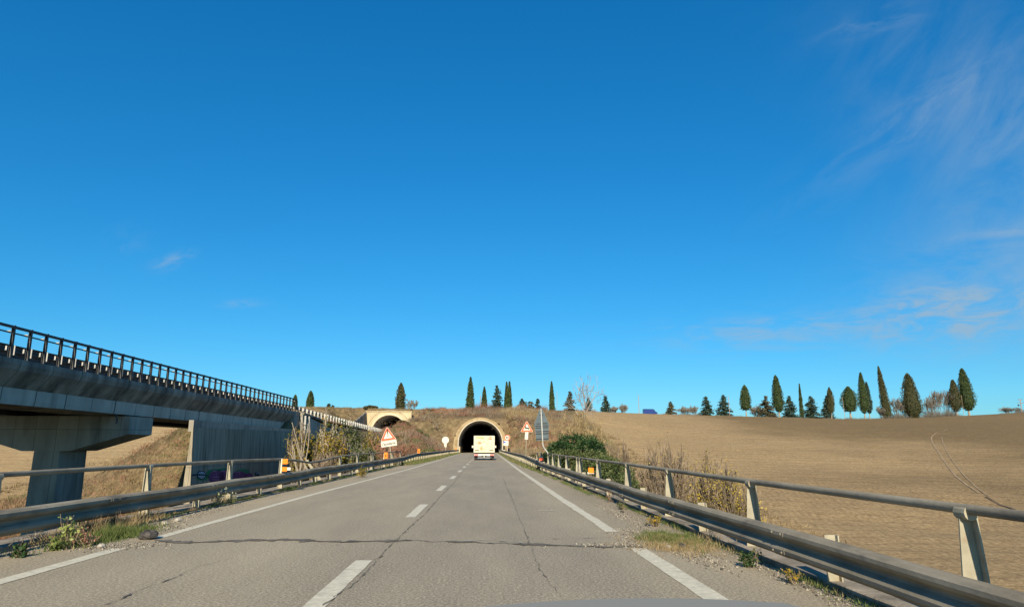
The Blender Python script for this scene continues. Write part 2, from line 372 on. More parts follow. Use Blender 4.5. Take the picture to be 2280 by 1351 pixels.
def ground_mat():
    m = bpy.data.materials.new('soil_and_scrub'); m.use_nodes = True
    nt = m.node_tree; bs = nt.nodes['Principled BSDF']; L = nt.links.new
    setin(bs, Roughness=0.95); bs.inputs['Specular IOR Level'].default_value = 0.1
    tc = N(nt, 'ShaderNodeTexCoord'); obj = tc.outputs['Object']
    def noise(scale, detail=6, rough=0.6, vec=None):
        n = N(nt, 'ShaderNodeTexNoise'); setin(n, Scale=scale, Detail=detail, Roughness=rough); L(vec or obj, n.inputs['Vector']); return n.outputs['Fac']
    def ramp(f, stops):
        r = N(nt, 'ShaderNodeValToRGB'); cr = r.color_ramp
        while len(cr.elements) < len(stops): cr.elements.new(0.5)
        for i, (p, c) in enumerate(stops): cr.elements[i].position = p; cr.elements[i].color = c4(c)
        L(f, r.inputs['Fac']); return r.outputs['Color']
    def mix(f, a, b, mode='MIX'):
        x = N(nt, 'ShaderNodeMix', data_type='RGBA', blend_type=mode)
        if isinstance(f, float): x.inputs['Factor'].default_value = f
        else: L(f, x.inputs['Factor'])
        for s, v in (('A', a), ('B', b)):
            if isinstance(v, tuple): x.inputs[s].default_value = c4(v)
            else: L(v, x.inputs[s])
        return x.outputs['Result']
    def math_(op, a, b=0.0):
        x = N(nt, 'ShaderNodeMath', operation=op)
        for i, v in enumerate((a, b)):
            if isinstance(v, (int, float)): x.inputs[i].default_value = v
            else: L(v, x.inputs[i])
        return x.outputs[0]
    # ploughed soil
    mp = N(nt, 'ShaderNodeMapping'); mp.inputs['Rotation'].default_value = (0, 0, R(24)); L(obj, mp.inputs['Vector'])
    mp.inputs['Rotation'].default_value = (0, 0, R(17))
    wv = N(nt, 'ShaderNodeTexWave', wave_type='BANDS', bands_direction='X'); setin(wv, Scale=0.42, Distortion=3.5, Detail=5.0)
    wv.inputs['Detail Scale'].default_value = 1.6; wv.inputs['Detail Roughness'].default_value = 0.75; L(mp.outputs[0], wv.inputs['Vector'])
    mp2 = N(nt, 'ShaderNodeMapping'); mp2.inputs['Rotation'].default_value = (0, 0, R(-78)); L(obj, mp2.inputs['Vector'])
    wv2 = N(nt, 'ShaderNodeTexWave', wave_type='BANDS', bands_direction='X'); setin(wv2, Scale=0.085, Distortion=5.0, Detail=4.0)
    wv2.inputs['Detail Scale'].default_value = 0.3; L(mp2.outputs[0], wv2.inputs['Vector'])
    sy_ = N(nt, 'ShaderNodeSeparateXYZ'); L(obj, sy_.inputs[0])
    nearm = N(nt, 'ShaderNodeMapRange'); setin(nearm, From_Min=150.0, From_Max=85.0); L(sy_.outputs['Y'], nearm.inputs['Value'])
    big = noise(0.018, 4); mid = noise(0.55, 8, 0.75); fine = noise(2.6, 8, 0.8)
    soil = ramp(big, [(0.35, (0.29, 0.193, 0.100)), (0.65, (0.40, 0.275, 0.145))])
    soil = mix(0.58, soil, ramp(fine, [(0.38, (0.085, 0.055, 0.027)), (0.50, (0.29, 0.20, 0.11)), (0.64, (0.66, 0.48, 0.28))]))
    soil = mix(math_('MULTIPLY', math_('MULTIPLY', wv.outputs['Fac'], nearm.outputs[0]), math_('ADD', math_('MULTIPLY', noise(0.09, 4), 0.75), -0.12)), soil, (0.19, 0.12, 0.062))
    soil = mix(math_('MULTIPLY', ramp(wv2.outputs['Fac'], [(0.72, (0, 0, 0)), (0.97, (1, 1, 1))]), 0.34), soil, (0.18, 0.12, 0.07))
    soil = mix(math_('MULTIPLY', ramp(mid, [(0.42, (0, 0, 0)), (0.62, (1, 1, 1))]), 0.30), soil, (0.47, 0.33, 0.18))
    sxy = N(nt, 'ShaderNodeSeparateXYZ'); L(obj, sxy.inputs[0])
    tone_vignette = math_('ADD', math_('MULTIPLY', sxy.outputs['X'], 0.0105), math_('MULTIPLY', math_('SUBTRACT', noise(0.011, 4), 0.5), 2.2))  # soil tone patches, plus lens falloff painted in as darkening to the right
    soil = mix(1.0, soil, ramp(tone_vignette, [(0.10, (1.22, 1.22, 1.10)), (0.60, (1.02, 1.02, 0.94)), (1.0, (0.60, 0.60, 0.53))]), 'MULTIPLY')
    # rough dry grass, scrub soil
    sc = ramp(noise(0.12, 7, 0.7), [(0.32, (0.065, 0.08, 0.028)), (0.44, (0.16, 0.115, 0.058)), (0.56, (0.22, 0.155, 0.085)), (0.68, (0.125, 0.07, 0.045))])
    sc = mix(0.55, sc, ramp(noise(1.1, 8, 0.85), [(0.36, (0.035, 0.028, 0.016)), (0.50, (0.15, 0.11, 0.06)), (0.64, (0.36, 0.27, 0.15))]))
    at_ = N(nt, 'ShaderNodeAttribute', attribute_name='plough')
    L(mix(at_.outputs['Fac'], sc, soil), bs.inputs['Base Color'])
    h = math_('ADD', math_('MULTIPLY', math_('MULTIPLY', wv.outputs['Fac'], nearm.outputs[0]), 0.22), math_('MULTIPLY', fine, 1.4))
    h = math_('ADD', h, math_('MULTIPLY', mid, 0.8))
    bp = N(nt, 'ShaderNodeBump'); setin(bp, Strength=0.7, Distance=0.2); L(h, bp.inputs['Height']); L(bp.outputs[0], bs.inputs['Normal'])
    return m
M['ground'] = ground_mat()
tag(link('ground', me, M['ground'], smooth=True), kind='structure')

# tyre tracks worn into the ploughed field
def ribbon(name, pts, w, m, zoff=0.06, n=60, draped=True):
    pts = [Vector(p) for p in pts]; segs = len(pts)-1; P = []
    for k in range(n+1):
        t = k/n*segs; i = min(int(t), segs-1); f = t-i
        p0 = pts[max(i-1, 0)]; p1 = pts[i]; p2 = pts[i+1]; p3 = pts[min(i+2, segs)]
        P.append(0.5*((2*p1)+(-p0+p2)*f+(2*p0-5*p1+4*p2-p3)*f*f+(-p0+3*p1-3*p2+p3)*f**3))
    vs = []; fs = []
    for k, p in enumerate(P):
        d = (P[min(k+1, n)]-P[max(k-1, 0)]); d.z = 0; d.normalize(); s = Vector((d.y, -d.x, 0))*w/2
        for q in (p-s, p, p+s):
            z = terrain(q.x, q.y)+zoff if draped else zoff
            vs.append((q.x, q.y, z))
    for k in range(n):
        for j in (0, 1):
            fs.append((3*k+j, 3*k+j+1, 3*k+4+j, 3*k+3+j))
    me = bpy.data.meshes.new(name); me.from_pydata(vs, [], fs); me.update()
    return link(name, me, m)
def on_field(px, py):
    d = ray(px, py); t = 20.0
    while t < 330:
        p = CAM + d*(t/d[1])
        if terrain(p[0], p[1], False) > p[2]: return (p[0], p[1], 0)
        t += 0.5
    return (p[0], p[1], 0)
M['track'] = mat('compacted_soil', (0.24, 0.17, 0.095), (0.36, 0.26, 0.15), 0.5, 0.95)
M['trackdark'] = mat('wet_furrow', (0.09, 0.06, 0.035), (0.13, 0.09, 0.05), 0.5, 0.95)
tag(ribbon('field_track', [on_field(*p) for p in ((2110, 955), (2078, 968), (2076, 985), (2095, 1015), (2130, 1060), (2180, 1098))], 0.28, M['track']), kind='structure')
tag(ribbon('field_track', [on_field(*p) for p in ((2096, 972), (2108, 1005), (2150, 1060), (2200, 1105))], 0.20, M['track']), kind='structure')
tag(ribbon('field_furrow', [on_field(*p) for p in ((2196, 1108), (2240, 1128), (2290, 1152))], 0.32, M['trackdark']), kind='structure')

# ------------------------------------------------------------------ road, deck, markings
LINE_L = [(-30, -4.95), (20, -4.9), (44, -4.5), (75, -4.45), (150, -4.5), (260, -4.3)]
LINE_R = [(-30, 2.12), (20, 2.14), (44, 2.28), (100, 2.85), (150, 3.35), (260, 3.7)]
LINE_C = [(-30, -1.5), (0, -1.47), (40, -1.23), (74, -1.0), (150, -0.5), (260, -0.2)]
EDGE_L = [(-30, -6.30), (50, -6.28), (56, -5.3), (75, -5.0), (150, -4.9), (164, -4.9), (165, -5.25), (290, -5.25)]
EDGE_R = [(-30, 3.42), (34, 3.42), (44, 3.05), (60, 2.95), (100, 3.3), (150, 3.8), (164, 4.0), (165, 4.7), (290, 4.7)]
def strip(name, la, lb, y0, y1, z, m, step=1.0, kind='structure', jag=0.0):
    n = max(1, int((y1-y0)/step)); vs = []; fs = []
    for k in range(n+1):
        y = y0+(y1-y0)*k/n
        ja = jag*mn.noise(Vector((y*3.1, la(y), 0))); jb = jag*mn.noise(Vector((y*2.7, lb(y), 5)))
        vs += [(la(y)+ja, y, z), (lb(y)+jb, y, z)]
    for k in range(n): fs.append((2*k, 2*k+1, 2*k+3, 2*k+2))
    me = bpy.data.meshes.new(name); me.from_pydata(vs, [], fs); me.update()
    return tag(link(name, me, m), kind=kind)
def road_mat():
    m = bpy.data.materials.new('worn_asphalt'); m.use_nodes = True
    nt = m.node_tree; bs = nt.nodes['Principled BSDF']; L = nt.links.new
    setin(bs, Roughness=0.85); bs.inputs['Specular IOR Level'].default_value = 0.25
    tc = N(nt, 'ShaderNodeTexCoord'); obj = tc.outputs['Object']
    def noise(scale, detail=6, rough=0.6, st=None):
        v = obj
        if st:
            mp = N(nt, 'ShaderNodeMapping'); mp.inputs['Scale'].default_value = st; L(obj, mp.inputs['Vector']); v = mp.outputs[0]
        n = N(nt, 'ShaderNodeTexNoise'); setin(n, Scale=scale, Detail=detail, Roughness=rough); L(v, n.inputs['Vector']); return n.outputs['Fac']
    def ramp(f, stops):
        r = N(nt, 'ShaderNodeValToRGB'); cr = r.color_ramp
        while len(cr.elements) < len(stops): cr.elements.new(0.5)
        for i, (p, c) in enumerate(stops): cr.elements[i].position = p; cr.elements[i].color = c4(c)
        L(f, r.inputs['Fac']); return r.outputs['Color']
    def mix(f, a, b, mode='MIX'):
        x = N(nt, 'ShaderNodeMix', data_type='RGBA', blend_type=mode)
        if isinstance(f, float): x.inputs['Factor'].default_value = f
        else: L(f, x.inputs['Factor'])
        for s, v in (('A', a), ('B', b)):
            if isinstance(v, tuple): x.inputs[s].default_value = c4(v)
            else: L(v, x.inputs[s])
        return x.outputs['Result']
    # across the lanes: polished grey wheel paths, dustier and paler towards the edges
    sx = N(nt, 'ShaderNodeSeparateXYZ'); L(obj, sx.inputs[0])
    mr = N(nt, 'ShaderNodeMapRange'); setin(mr, From_Min=-6.5, From_Max=4.0); L(sx.outputs['X'], mr.inputs['Value'])
    lane = ramp(mr.outputs[0], [(0.0, (0.40, 0.335, 0.235)), (0.14, (0.39, 0.33, 0.235)), (0.22, (0.31, 0.265, 0.20)), (0.34, (0.355, 0.305, 0.225)),
                                (0.44, (0.31, 0.268, 0.205)), (0.52, (0.27, 0.24, 0.19)), (0.66, (0.255, 0.228, 0.185)), (0.74, (0.275, 0.245, 0.195)),
                                (0.80, (0.345, 0.298, 0.22)), (0.90, (0.33, 0.28, 0.205)), (1.0, (0.32, 0.27, 0.195))])
    lane = mix(0.42, lane, ramp(noise(0.8, 7, 0.65, (1, 0.22, 1)), [(0.34, (0.16, 0.142, 0.112)), (0.66, (0.46, 0.40, 0.29))]))
    grit = ramp(noise(34, 4, 0.95), [(0.40, (0.02, 0.018, 0.014)), (0.50, (0.28, 0.24, 0.18)), (0.60, (0.95, 0.84, 0.64))])
    col = mix(0.36, lane, grit)
    col = mix(1.0, col, (0.93, 0.90, 0.83), 'MULTIPLY')
    spots = ramp(noise(9.0, 4, 0.7), [(0.70, (1, 1, 1)), (0.76, (0.72, 0.70, 0.68))])
    col = mix(1.0, col, spots, 'MULTIPLY')
    L(col, bs.inputs['Base Color'])
    bp = N(nt, 'ShaderNodeBump'); setin(bp, Strength=0.35, Distance=0.008); L(noise(90, 3, 0.7), bp.inputs['Height']); L(bp.outputs[0], bs.inputs['Normal'])
    return m
M['road'] = road_mat()
fl = lambda t: (lambda y: lerp_t(t, y))
strip('road', fl(EDGE_L), fl(EDGE_R), -30, 290, 0.0, M['road'], 0.5, jag=0.10)
strip('edge_line', lambda y: lerp_t(LINE_L, y)-0.10, lambda y: lerp_t(LINE_L, y)+0.10, -10, 10.0, 0.005, M['paint'], 0.25, jag=0.012)
strip('edge_line', lambda y: lerp_t(LINE_L, y)-0.09, lambda y: lerp_t(LINE_L, y)+0.09, 11.1, 200, 0.005, M['paint'], 0.5, jag=0.03)
strip('edge_line', lambda y: lerp_t(LINE_R, y)-0.11, lambda y: lerp_t(LINE_R, y)+0.11, -10, 9.7, 0.005, M['paint'], 0.25, jag=0.012)
strip('edge_line', lambda y: lerp_t(LINE_R, y)-0.10, lambda y: lerp_t(LINE_R, y)+0.10, 11.55, 200, 0.005, M['paint'], 0.5, jag=0.03)
d0 = 5.75
for k in range(-1, 16):
    y0 = d0 + 8.3*k
    strip('lane_dash', lambda y: lerp_t(LINE_C, y)-0.10, lambda y: lerp_t(LINE_C, y)+0.10, y0, y0+3.1, 0.005, M['paint'], 0.2, jag=0.012)

def crack(pts, w, z=0.009, name='road_crack', m='crack', jag=0.035, step=0.06, seed=0):
    vs = []; fs = []; pts = [Vector((p[0], p[1], 0)) for p in pts]; k = 0
    for i in range(len(pts)-1):
        a, b = pts[i], pts[i+1]; d = b-a; n = max(1, int(d.length/step)); d.normalize(); s = Vector((d.y, -d.x, 0))
        for j in range(n + (1 if i == len(pts)-2 else 0)):
            p = a.lerp(b, j/n); o = s*jag*(mn.noise(p*5+Vector((seed, 0, 0)))+0.6*mn.noise(p*19+Vector((0, seed, 0))))
            ww = w*max(0.16, 0.18+1.5*mn.noise(p*4+Vector((3, seed, 1)))+0.8*mn.noise(p*23))
            vs += [tuple(p+o-s*ww)[:2]+(z,), tuple(p+o+s*ww)[:2]+(z,)]; k += 1
    for i in range(k-1): fs.append((2*i, 2*i+1, 2*i+3, 2*i+2))
    me = bpy.data.meshes.new(name); me.from_pydata(vs, [], fs); me.update()
    return tag(link(name, me, M[m]), kind='structure')
G = lambda *pp: [gnd(*p) for p in pp]
crack(G((720, 1349), (800, 1290), (868, 1215), (905, 1180), (945, 1145), (985, 1100), (1010, 1075), (1030, 1050)), 0.016, m='hairline', seed=1)
crack(G((1118, 1060), (1140, 1110), (1165, 1175), (1200, 1260), (1240, 1320)), 0.009, m='hairline', seed=2)
crack(G((345, 1202), (420, 1209), (500, 1204), (620, 1201), (760, 1206), (900, 1203), (1020, 1206), (1180, 1212), (1300, 1216), (1430, 1218)), 0.085, jag=0.12, seed=3, name='expansion_joint')
crack(G((1010, 1206), (1060, 1203), (1110, 1204), (1160, 1209)), 0.045, z=0.014, m='stone', jag=0.08, seed=4, name='expansion_joint')
crack(G((230, 1349), (320, 1310), (380, 1290), (440, 1262), (520, 1242)), 0.012, seed=5)
crack(G((1230, 1200), (1320, 1198), (1390, 1196)), 0.02, seed=6)
crack(G((345, 1202), (420, 1208), (500, 1205), (620, 1202), (760, 1206), (900, 1204)), 0.16, z=0.007, m='hairline', jag=0.10, seed=31, name='expansion_joint')
crack(G((1180, 1212), (1300, 1215), (1430, 1216)), 0.12, z=0.007, m='hairline', jag=0.10, seed=32, name='expansion_joint')
crack(G((1197, 1136), (1210, 1137), (1222, 1136.5), (1238, 1137.5)), 0.045, m='paint', jag=0.05, seed=9, name='survey_mark')
crack(G((1214, 1134), (1224, 1133), (1230, 1135)), 0.03, m='paint', jag=0.05, seed=10, name='survey_mark')
crack(G((1228, 1282), (1238, 1292), (1241, 1300)), 0.006, m='stone', jag=0.03, seed=11)

for k_, (a_, b_, w_) in enumerate(((752, 1213, 9), (716, 1259, 7), (1086, 1290, 6), (927, 1101, 8), (965, 1162, 4), (1006, 1212, 6), (1082, 1218, 5), (742, 1246, 4), (640, 1310, 5), (1320, 1296, 4))):
    crack(G((a_-w_/2, b_+0.6), (a_+w_/2, b_-0.6)), 0.011, seed=20+k_, jag=0.01, name='road_debris')
# our bridge deck, kerbs
b = MB(); b.box(-6.62, 3.62, -30, 50, -1.0, -0.02); b.box(-5.2, -3.9, -30, 50, -2.1, -1.003); b.box(0.9, 2.2, -30, 50, -2.1, -1.003)
tag(b.build('bridge_deck', M['conc']), kind='structure')
def kerb(name, x0, x1, z0, z1, y0=-30, y1=50.5):
    n = 220; vs = []; fs = []
    for k in range(n+1):
        y = y0+(y1-y0)*k/n; j = 0.018*mn.noise(Vector((y*2.3, x0, 0))); q = 0.012*mn.noise(Vector((y*4.1, x1, 2)))
        vs += [(x0+j, y, z0), (x0+j, y, z1+q-0.01), (x0+0.02+j, y, z1+q), (x1-0.02+j, y, z1+q), (x1+j, y, z1+q-0.01), (x1+j, y, z0)]
    for k in range(n):
        for i in range(5): fs.append((6*k+i, 6*k+i+1, 6*k+7+i, 6*k+6+i))
    fs += [tuple(range(6)), tuple(range(6*n, 6*n+6))[::-1]]
    mb = MB(); mb.add(vs, fs)
    tag(mb.build(name, M['kerb']), kind='structure')
kerb('kerb', 3.40, 3.66, -0.30, 0.075); kerb('kerb', -6.54, -6.27, -0.30, 0.075)
kerb('bridge_cornice', 3.92, 4.14, -0.9, 0.03); kerb('bridge_cornice', -7.02, -6.80, -0.9, 0.03)
b = MB(); b.box(3.625, 4.05, -30, 50, -0.42, -0.30); tag(b.build('cable_trough', M['kerb']), kind='structure')
b = MB(); b.box(-6.95, -6.625, -30, 50, -0.42, -0.30); tag(b.build('cable_trough', M['kerb']), kind='structure')
b = MB(); b.box(-7.4, 4.6, 49.6, 52, -7.5, -0.1); tag(b.build('bridge_abutment', M['conc']), kind='structure')

# ------------------------------------------------------------------ guard rails
WP = [(0.0, 0.0), (0.03, 0.008), (0.082, 0.048), (0.086, 0.085), (0.066, 0.112), (0.012, 0.142), (0.002, 0.16), (0.012, 0.178), (0.066, 0.212), (0.086, 0.242), (0.082, 0.278), (0.045, 0.308), (0.0, 0.322)]
def wprof(sgn, s=1.0):
    f = [(sgn*u*s, z*s) for u, z in WP]; bk = [(sgn*(u-0.006)*s, z*s) for u, z in WP[::-1]]
    return f+bk
def path_of(tab, y0, y1, step, zt, wob=0.012):
    n = max(1, int((y1-y0)/step)); P = []
    for k in range(n+1):
        y = y0+(y1-y0)*k/n
        P.append((lerp_t(tab, y)+wob*mn.noise(Vector((y*0.4, 1, 0))), y, lerp_t(zt, y)+wob*1.6*mn.noise(Vector((y*0.31, 4, 0)))))
    return P
def post_mesh(x, y, z0, z1, wb, wt, sides, d=0.06, lean=0.0):
    """front plate with flanges towards the traffic; sides: which edges carry a visible flange"""
    mb = MB(); t = 0.007
    mb.hexa([(x-wb/2, y-t, z0), (x+wb/2, y-t, z0), (x+wb/2, y+t, z0), (x-wb/2, y+t, z0), (x-wt/2+lean, y-t, z1), (x+wt/2+lean, y-t, z1), (x+wt/2+lean, y+t, z1), (x-wt/2+lean, y+t, z1)])
    for s in sides:
        a, c = x+s*(wb/2+0.002), x+s*(wt/2+0.002)+lean
        mb.hexa([(a-t, y-d, z0), (a+t, y-d, z0), (a+t, y+0.01, z0), (a-t, y+0.01, z0), (c-t, y-d, z1), (c+t, y-d, z1), (c+t, y+0.01, z1), (c-t, y+0.01, z1)])
    return mb
def short_post(parent, x, y, z0, z1, w=0.12, mm='post', name='post', lean=0.0):
    return post_mesh(x, y, z0, z1, w, w*0.92, (1,) if x > 0 else (-1, 1), lean=lean).build(name, M[mm], parent, fixn=False)
def tall_post(parent, x, y, z0, z1, wb=0.20, wt=0.09, mm='post', lean=(0, 0)):
    mb = post_mesh(x, y, z0, z1, wb, wt, (1,) if x > 0 else (-1, 1), lean=lean[0]) if x > 0 else post_mesh(x, y, z0, z1, wb*0.75, wt, (-1, 1), lean=lean[0])
    mb.box(x-wb/2-0.03, x+wb/2+0.03, y-0.09, y+0.09, z0, z0+0.015)
    mb.tube([(x+lean[0], y-0.075, z1+0.005), (x+lean[0], y+0.05, z1+0.005)], wt*0.6, 12)
    return mb.build('post', M[mm], parent, fixn=False)

def guardrail(name, label, group, tab, zt, sgn, y0, y1, posts, s=1.05, off=0.11, far_mat='post'):
    root = empty(name, (0, 0, 0), label=label, cat='guardrail', group=group)
    mb = MB(); P = path_of(tab, y0, y1, 0.5, [(a, v-0.32*s) for a, v in zt]); mb.extrude_y(wprof(sgn, s), P)
    # overlapping joints every four metres, with bolts
    yj = y0+2.0
    while yj < min(y1-1, 60):
        x = lerp_t(tab, yj); z = lerp_t(zt, yj)-0.32*s
        mb.extrude_y([(a+sgn*0.004, c) for a, c in wprof(sgn, s*1.006)], [(x, yj, z), (x, yj+0.34, z)])
        for (dy, dz) in ((0.06, 0.26), (0.28, 0.26), (0.06, 0.06), (0.28, 0.06)):
            mb.sphere((x+sgn*0.085*s, yj+dy, z+dz*s), 0.016, 6, 4)
        yj += 4.3
    beam = mb.build('beam', M['zinc'], root, smooth=False)
    for yp in posts:
        x = lerp_t(tab, yp); zt_ = lerp_t(zt, yp); z0 = 0.06 if yp < 51 else terrain(x-sgn*off, yp)-0.3
        short_post(root, x-sgn*off, yp, z0, zt_+(0.02 if sgn < 0 and yp < 51 else -0.03), 0.12, far_mat)
    return root, beam
GL = [(-10, -6.15), (54, -6.15), (64, -6.1), (72, -6.05), (127, -5.85), (160, -5.2)]
GLZ = [(-10, 0.56), (24, 0.56), (26, 0.60), (50, 0.60), (55, 0.62), (66, 0.80), (160, 0.80)]
GR = [(-10, 3.35), (50, 3.33), (66, 3.38), (100, 3.6), (160, 3.95)]
GRZ = [(-10, 0.48), (14, 0.48), (38, 0.53), (44, 0.62), (56, 0.78), (160, 0.80)]
lp = [3.2, 7.4, 11.55, 15.93, 20.27, 24.6, 26.8, 29.3, 34.2, 38.7, 43.9, 48.4, 53]
lp_far = list(np.arange(54.3, 158, 2.25))
rp = [3.0, 6.95, 10.99, 14.95, 19.02, 23.58, 27.6, 30.9, 33.7, 36.3, 38.6, 40.4, 44]
rp_far = list(np.arange(46, 158, 2.25))
g_left, _ = guardrail('guardrail', 'long zinc guardrail on the left edge of the road, running past the tilted warning sign', 'crash barriers of the road', GL, GLZ, 1, -3, 160, lp+lp_far)
g_right, _ = guardrail('guardrail', 'zinc guardrail on the right edge of the road, closest to the brown ploughed field', 'crash barriers of the road', GR, GRZ, -1, -3, 160, rp+rp_far, s=0.95)

def handrail(label, pts, posts, x0, sgn):
    root = empty('handrail', (0, 0, 0), label=label, cat='handrail', group='tubular handrails on the bridge')
    mb = MB(); mb.tube(pts, 0.038, 10)
    mb.build('rail', M['zinc'], root, smooth=True, fixn=False)
    for (y, z1, lx) in posts:
        tall_post(root, x0, y, 0.06, z1, lean=(lx, 0))
    return root
def ztab(z): return z
RY = [(-2.9, .90), (1.1, .90), (5.15, .90), (9.3, .90), (13.4, .92), (17.2, .94), (21.5, .95), (25.4, .96), (26.1, .96), (29.4, .97), (32.3, .98), (35.0, .99), (37.4, .99)]
pr = [(3.60, y, z) for y, z in RY]
handrail('grey tubular handrail with tapered posts on the right side of the bridge', pr, [(y, z-0.03, 0) for y, z in RY], 3.60, 1)
handrail('short broken-off piece of handrail at the far right end of the bridge', [(3.62, 42.2, .98), (3.62, 45.2, .98), (3.62, 46.3, .93)], [(42.2, .95, 0), (45.2, .95, 0)], 3.62, 1)
LY = [(0.9, 1.0), (5.2, 1.0), (9.58, .99), (13.8, 1.0), (18.17, 1.0), (22.73, .97), (24.2, .91), (26.5, .78), (28.4, .82), (32.05, .95), (36.44, .99), (41.04, .99), (41.72, .98), (46.34, 1.0), (50.54, 1.0), (55.59, 1.0)]
pl = [(-6.38, y, z) for y, z in LY]
handrail('grey tubular handrail dented between its posts on the left side of the bridge', pl,
         [(y, z-0.03, 0) for y, z in LY if y not in (24.2, 26.5, 28.4)] + [(28.3, .80, -0.55)], -6.38, -1)

# delineators on the rails
def delineator(label, x, y, z, kind):
    root = empty('delineator', (x, y, z), label=label, cat='reflector', group='orange delineators on the guardrails')
    mb = MB(); mb.box(-0.09, -0.06, -0.02, 0.02, -0.04, 0.38 if kind == 2 else 0.02); mb.build('bracket', M['white'], root)
    if kind == 2:
        mb = MB(); mb.box(-0.055, 0.11, -0.03, 0.03, 0.22, 0.37); mb.build('reflector', M['orange'], root)
        mb = MB(); mb.box(-0.055, 0.10, -0.03, 0.03, 0.0, 0.13); mb.build('reflector', M['orange'], root)
        mb = MB(); mb.box(0.105, 0.21, -0.02, 0.02, 0.03, 0.12); mb.build('plate', M['white'], root)
    elif kind == 3:
        mb = MB(); mb.box(-0.055, 0.16, -0.03, 0.03, -0.02, 0.36); mb.build('reflector', M['orange'], root)
        mb = MB(); mb.box(0.02, 0.09, -0.035, -0.031, 0.1, 0.22); mb.build('plate', M['black'], root)
    elif kind == 1:
        mb = MB(); mb.box(-0.06, 0.10, -0.03, 0.03, -0.01, 0.15); mb.build('reflector', M['orange'], root)
        mb = MB(); mb.box(-0.09, 0.12, -0.025, 0.025, -0.03, -0.012); mb.build('plate', M['alu'], root)
    else:
        mb = MB(); mb.box(-0.06, 0.14, -0.03, 0.03, 0.0, 0.16); mb.build('reflector', M['redrefl'], root)
        mb = MB(); mb.box(-0.06, 0.14, -0.025, 0.025, 0.165, 0.21); mb.build('plate', M['white'], root)
delineator('two stacked orange reflectors on the left guardrail beside the graffiti wall', -6.10, 22.0, 0.62, 2)
delineator('tall orange reflector on the left guardrail just before the tilted warning sign', -6.10, 44.6, 0.66, 3)
delineator('orange reflector on the left guardrail between the two roadside signs', -5.98, 66.5, 0.82, 3)
delineator('small orange reflector on the left guardrail nearest the tunnel mouth', -5.45, 148, 0.82, 3)
delineator('bright orange reflector on the right guardrail in front of the green ivy', 3.40, 21.8, 0.57, 1)
delineator('red and white reflector on the right guardrail below the back-facing signs', 3.35, 39.6, 0.60, 0)

# ------------------------------------------------------------------ upper viaduct
XV = -21.0
root = empty('viaduct', (0, 0, 0), label='long grey concrete viaduct deck carrying the upper carriageway on the left', cat='bridge')
prof = [(0.0, 5.25), (0.02, 5.02), (-0.05, 4.78), (-0.20, 4.58), (-0.64, 4.02), (-0.66, 3.5), (-0.70, 3.28), (-3.2, 3.22), (-3.4, 3.9), (-7.6, 3.9), (-7.8, 3.22), (-10.3, 3.28), (-10.4, 4.02), (-10.9, 4.6), (-11.0, 5.25)]
mb = MB(); y = -12.14
while y < 77.5:
    y1 = min(y+2.45, 78.35)
    j = 0.012*random.uniform(-1, 1)
    pr_ = [(XV+a+j, z) for a, z in prof]
    mb.slab(pr_, y, y1-0.065)
    y += 2.45
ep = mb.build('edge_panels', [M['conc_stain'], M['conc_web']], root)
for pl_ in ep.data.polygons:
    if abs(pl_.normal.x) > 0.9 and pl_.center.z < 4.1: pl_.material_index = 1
core = [(XV+a*0.985-0.07, z-0.03 if z > 5 else z+0.04) for a, z in prof]
mb = MB(); mb.slab(core, -12.1, 78.3); mb.build('deck_core', M['soot'], root)
# drain stubs under the deck
for yy in (30.5, 42.0, 60.5, 71.0):
    mb = MB(); mb.tube([(XV-0.75, yy, 3.3), (XV-0.55, yy-0.1, 3.0), (XV-0.55, yy-0.1, 2.7)], 0.05, 8); mb.build('drain_pipe', M['steel_dark'], root)

root = empty('pier', (0, 0, 0), label='concrete pier with hammerhead cap under the viaduct', cat='pier')
Y1, Y2 = 43.2, 46.2
def capprof(): return [(-31.0, 3.20), (-31.0, 2.12), (-27.6, 1.12), (-24.8, 1.12), (-21.45, 2.12), (-21.45, 3.20)]
mb = MB(); mb.slab(capprof(), Y1, Y2); mb.build('pier_cap', M['conc'], root)
mb = MB(); mb.hexa([(-27.05, Y1+0.05, -7), (-25.3, Y1+0.05, -7), (-25.3, Y2-0.05, -7), (-27.05, Y2-0.05, -7), (-26.9, Y1+0.05, 1.117), (-25.4, Y1+0.05, 1.117), (-25.4, Y2-0.05, 1.117), (-26.9, Y2-0.05, 1.117)])
mb.build('column', M['conc'], root)

# abutment side wall with graffiti
root = empty('abutment_wall', (0, 0, 0), label='tall shaded concrete wall with purple and green graffiti under the viaduct end', cat='wall')
mb = MB(); mb.hexa([(-20.45, 48.6, -7), (-19.38, 48.6, -7), (-19.52, 75.4, -7), (-20.5, 75.4, -7), (-19.70, 48.1, 2.66), (-19.61, 48.1, 2.66), (-19.61, 75.4, 2.95), (-19.9, 75.4, 2.95)])
mb.build('wall', M['conc_pale'], root)
mb = MB(); mb.box(-20.38, -20.05, 49.2, 77.5, 2.4, 3.20)
mb.build('bearing_block', M['conc'], root)
mb = MB(); mb.box(-21.6, -20.99, 78.4, 80.6, -4, 5.3); mb.build('end_pilaster', M['conc'], root)
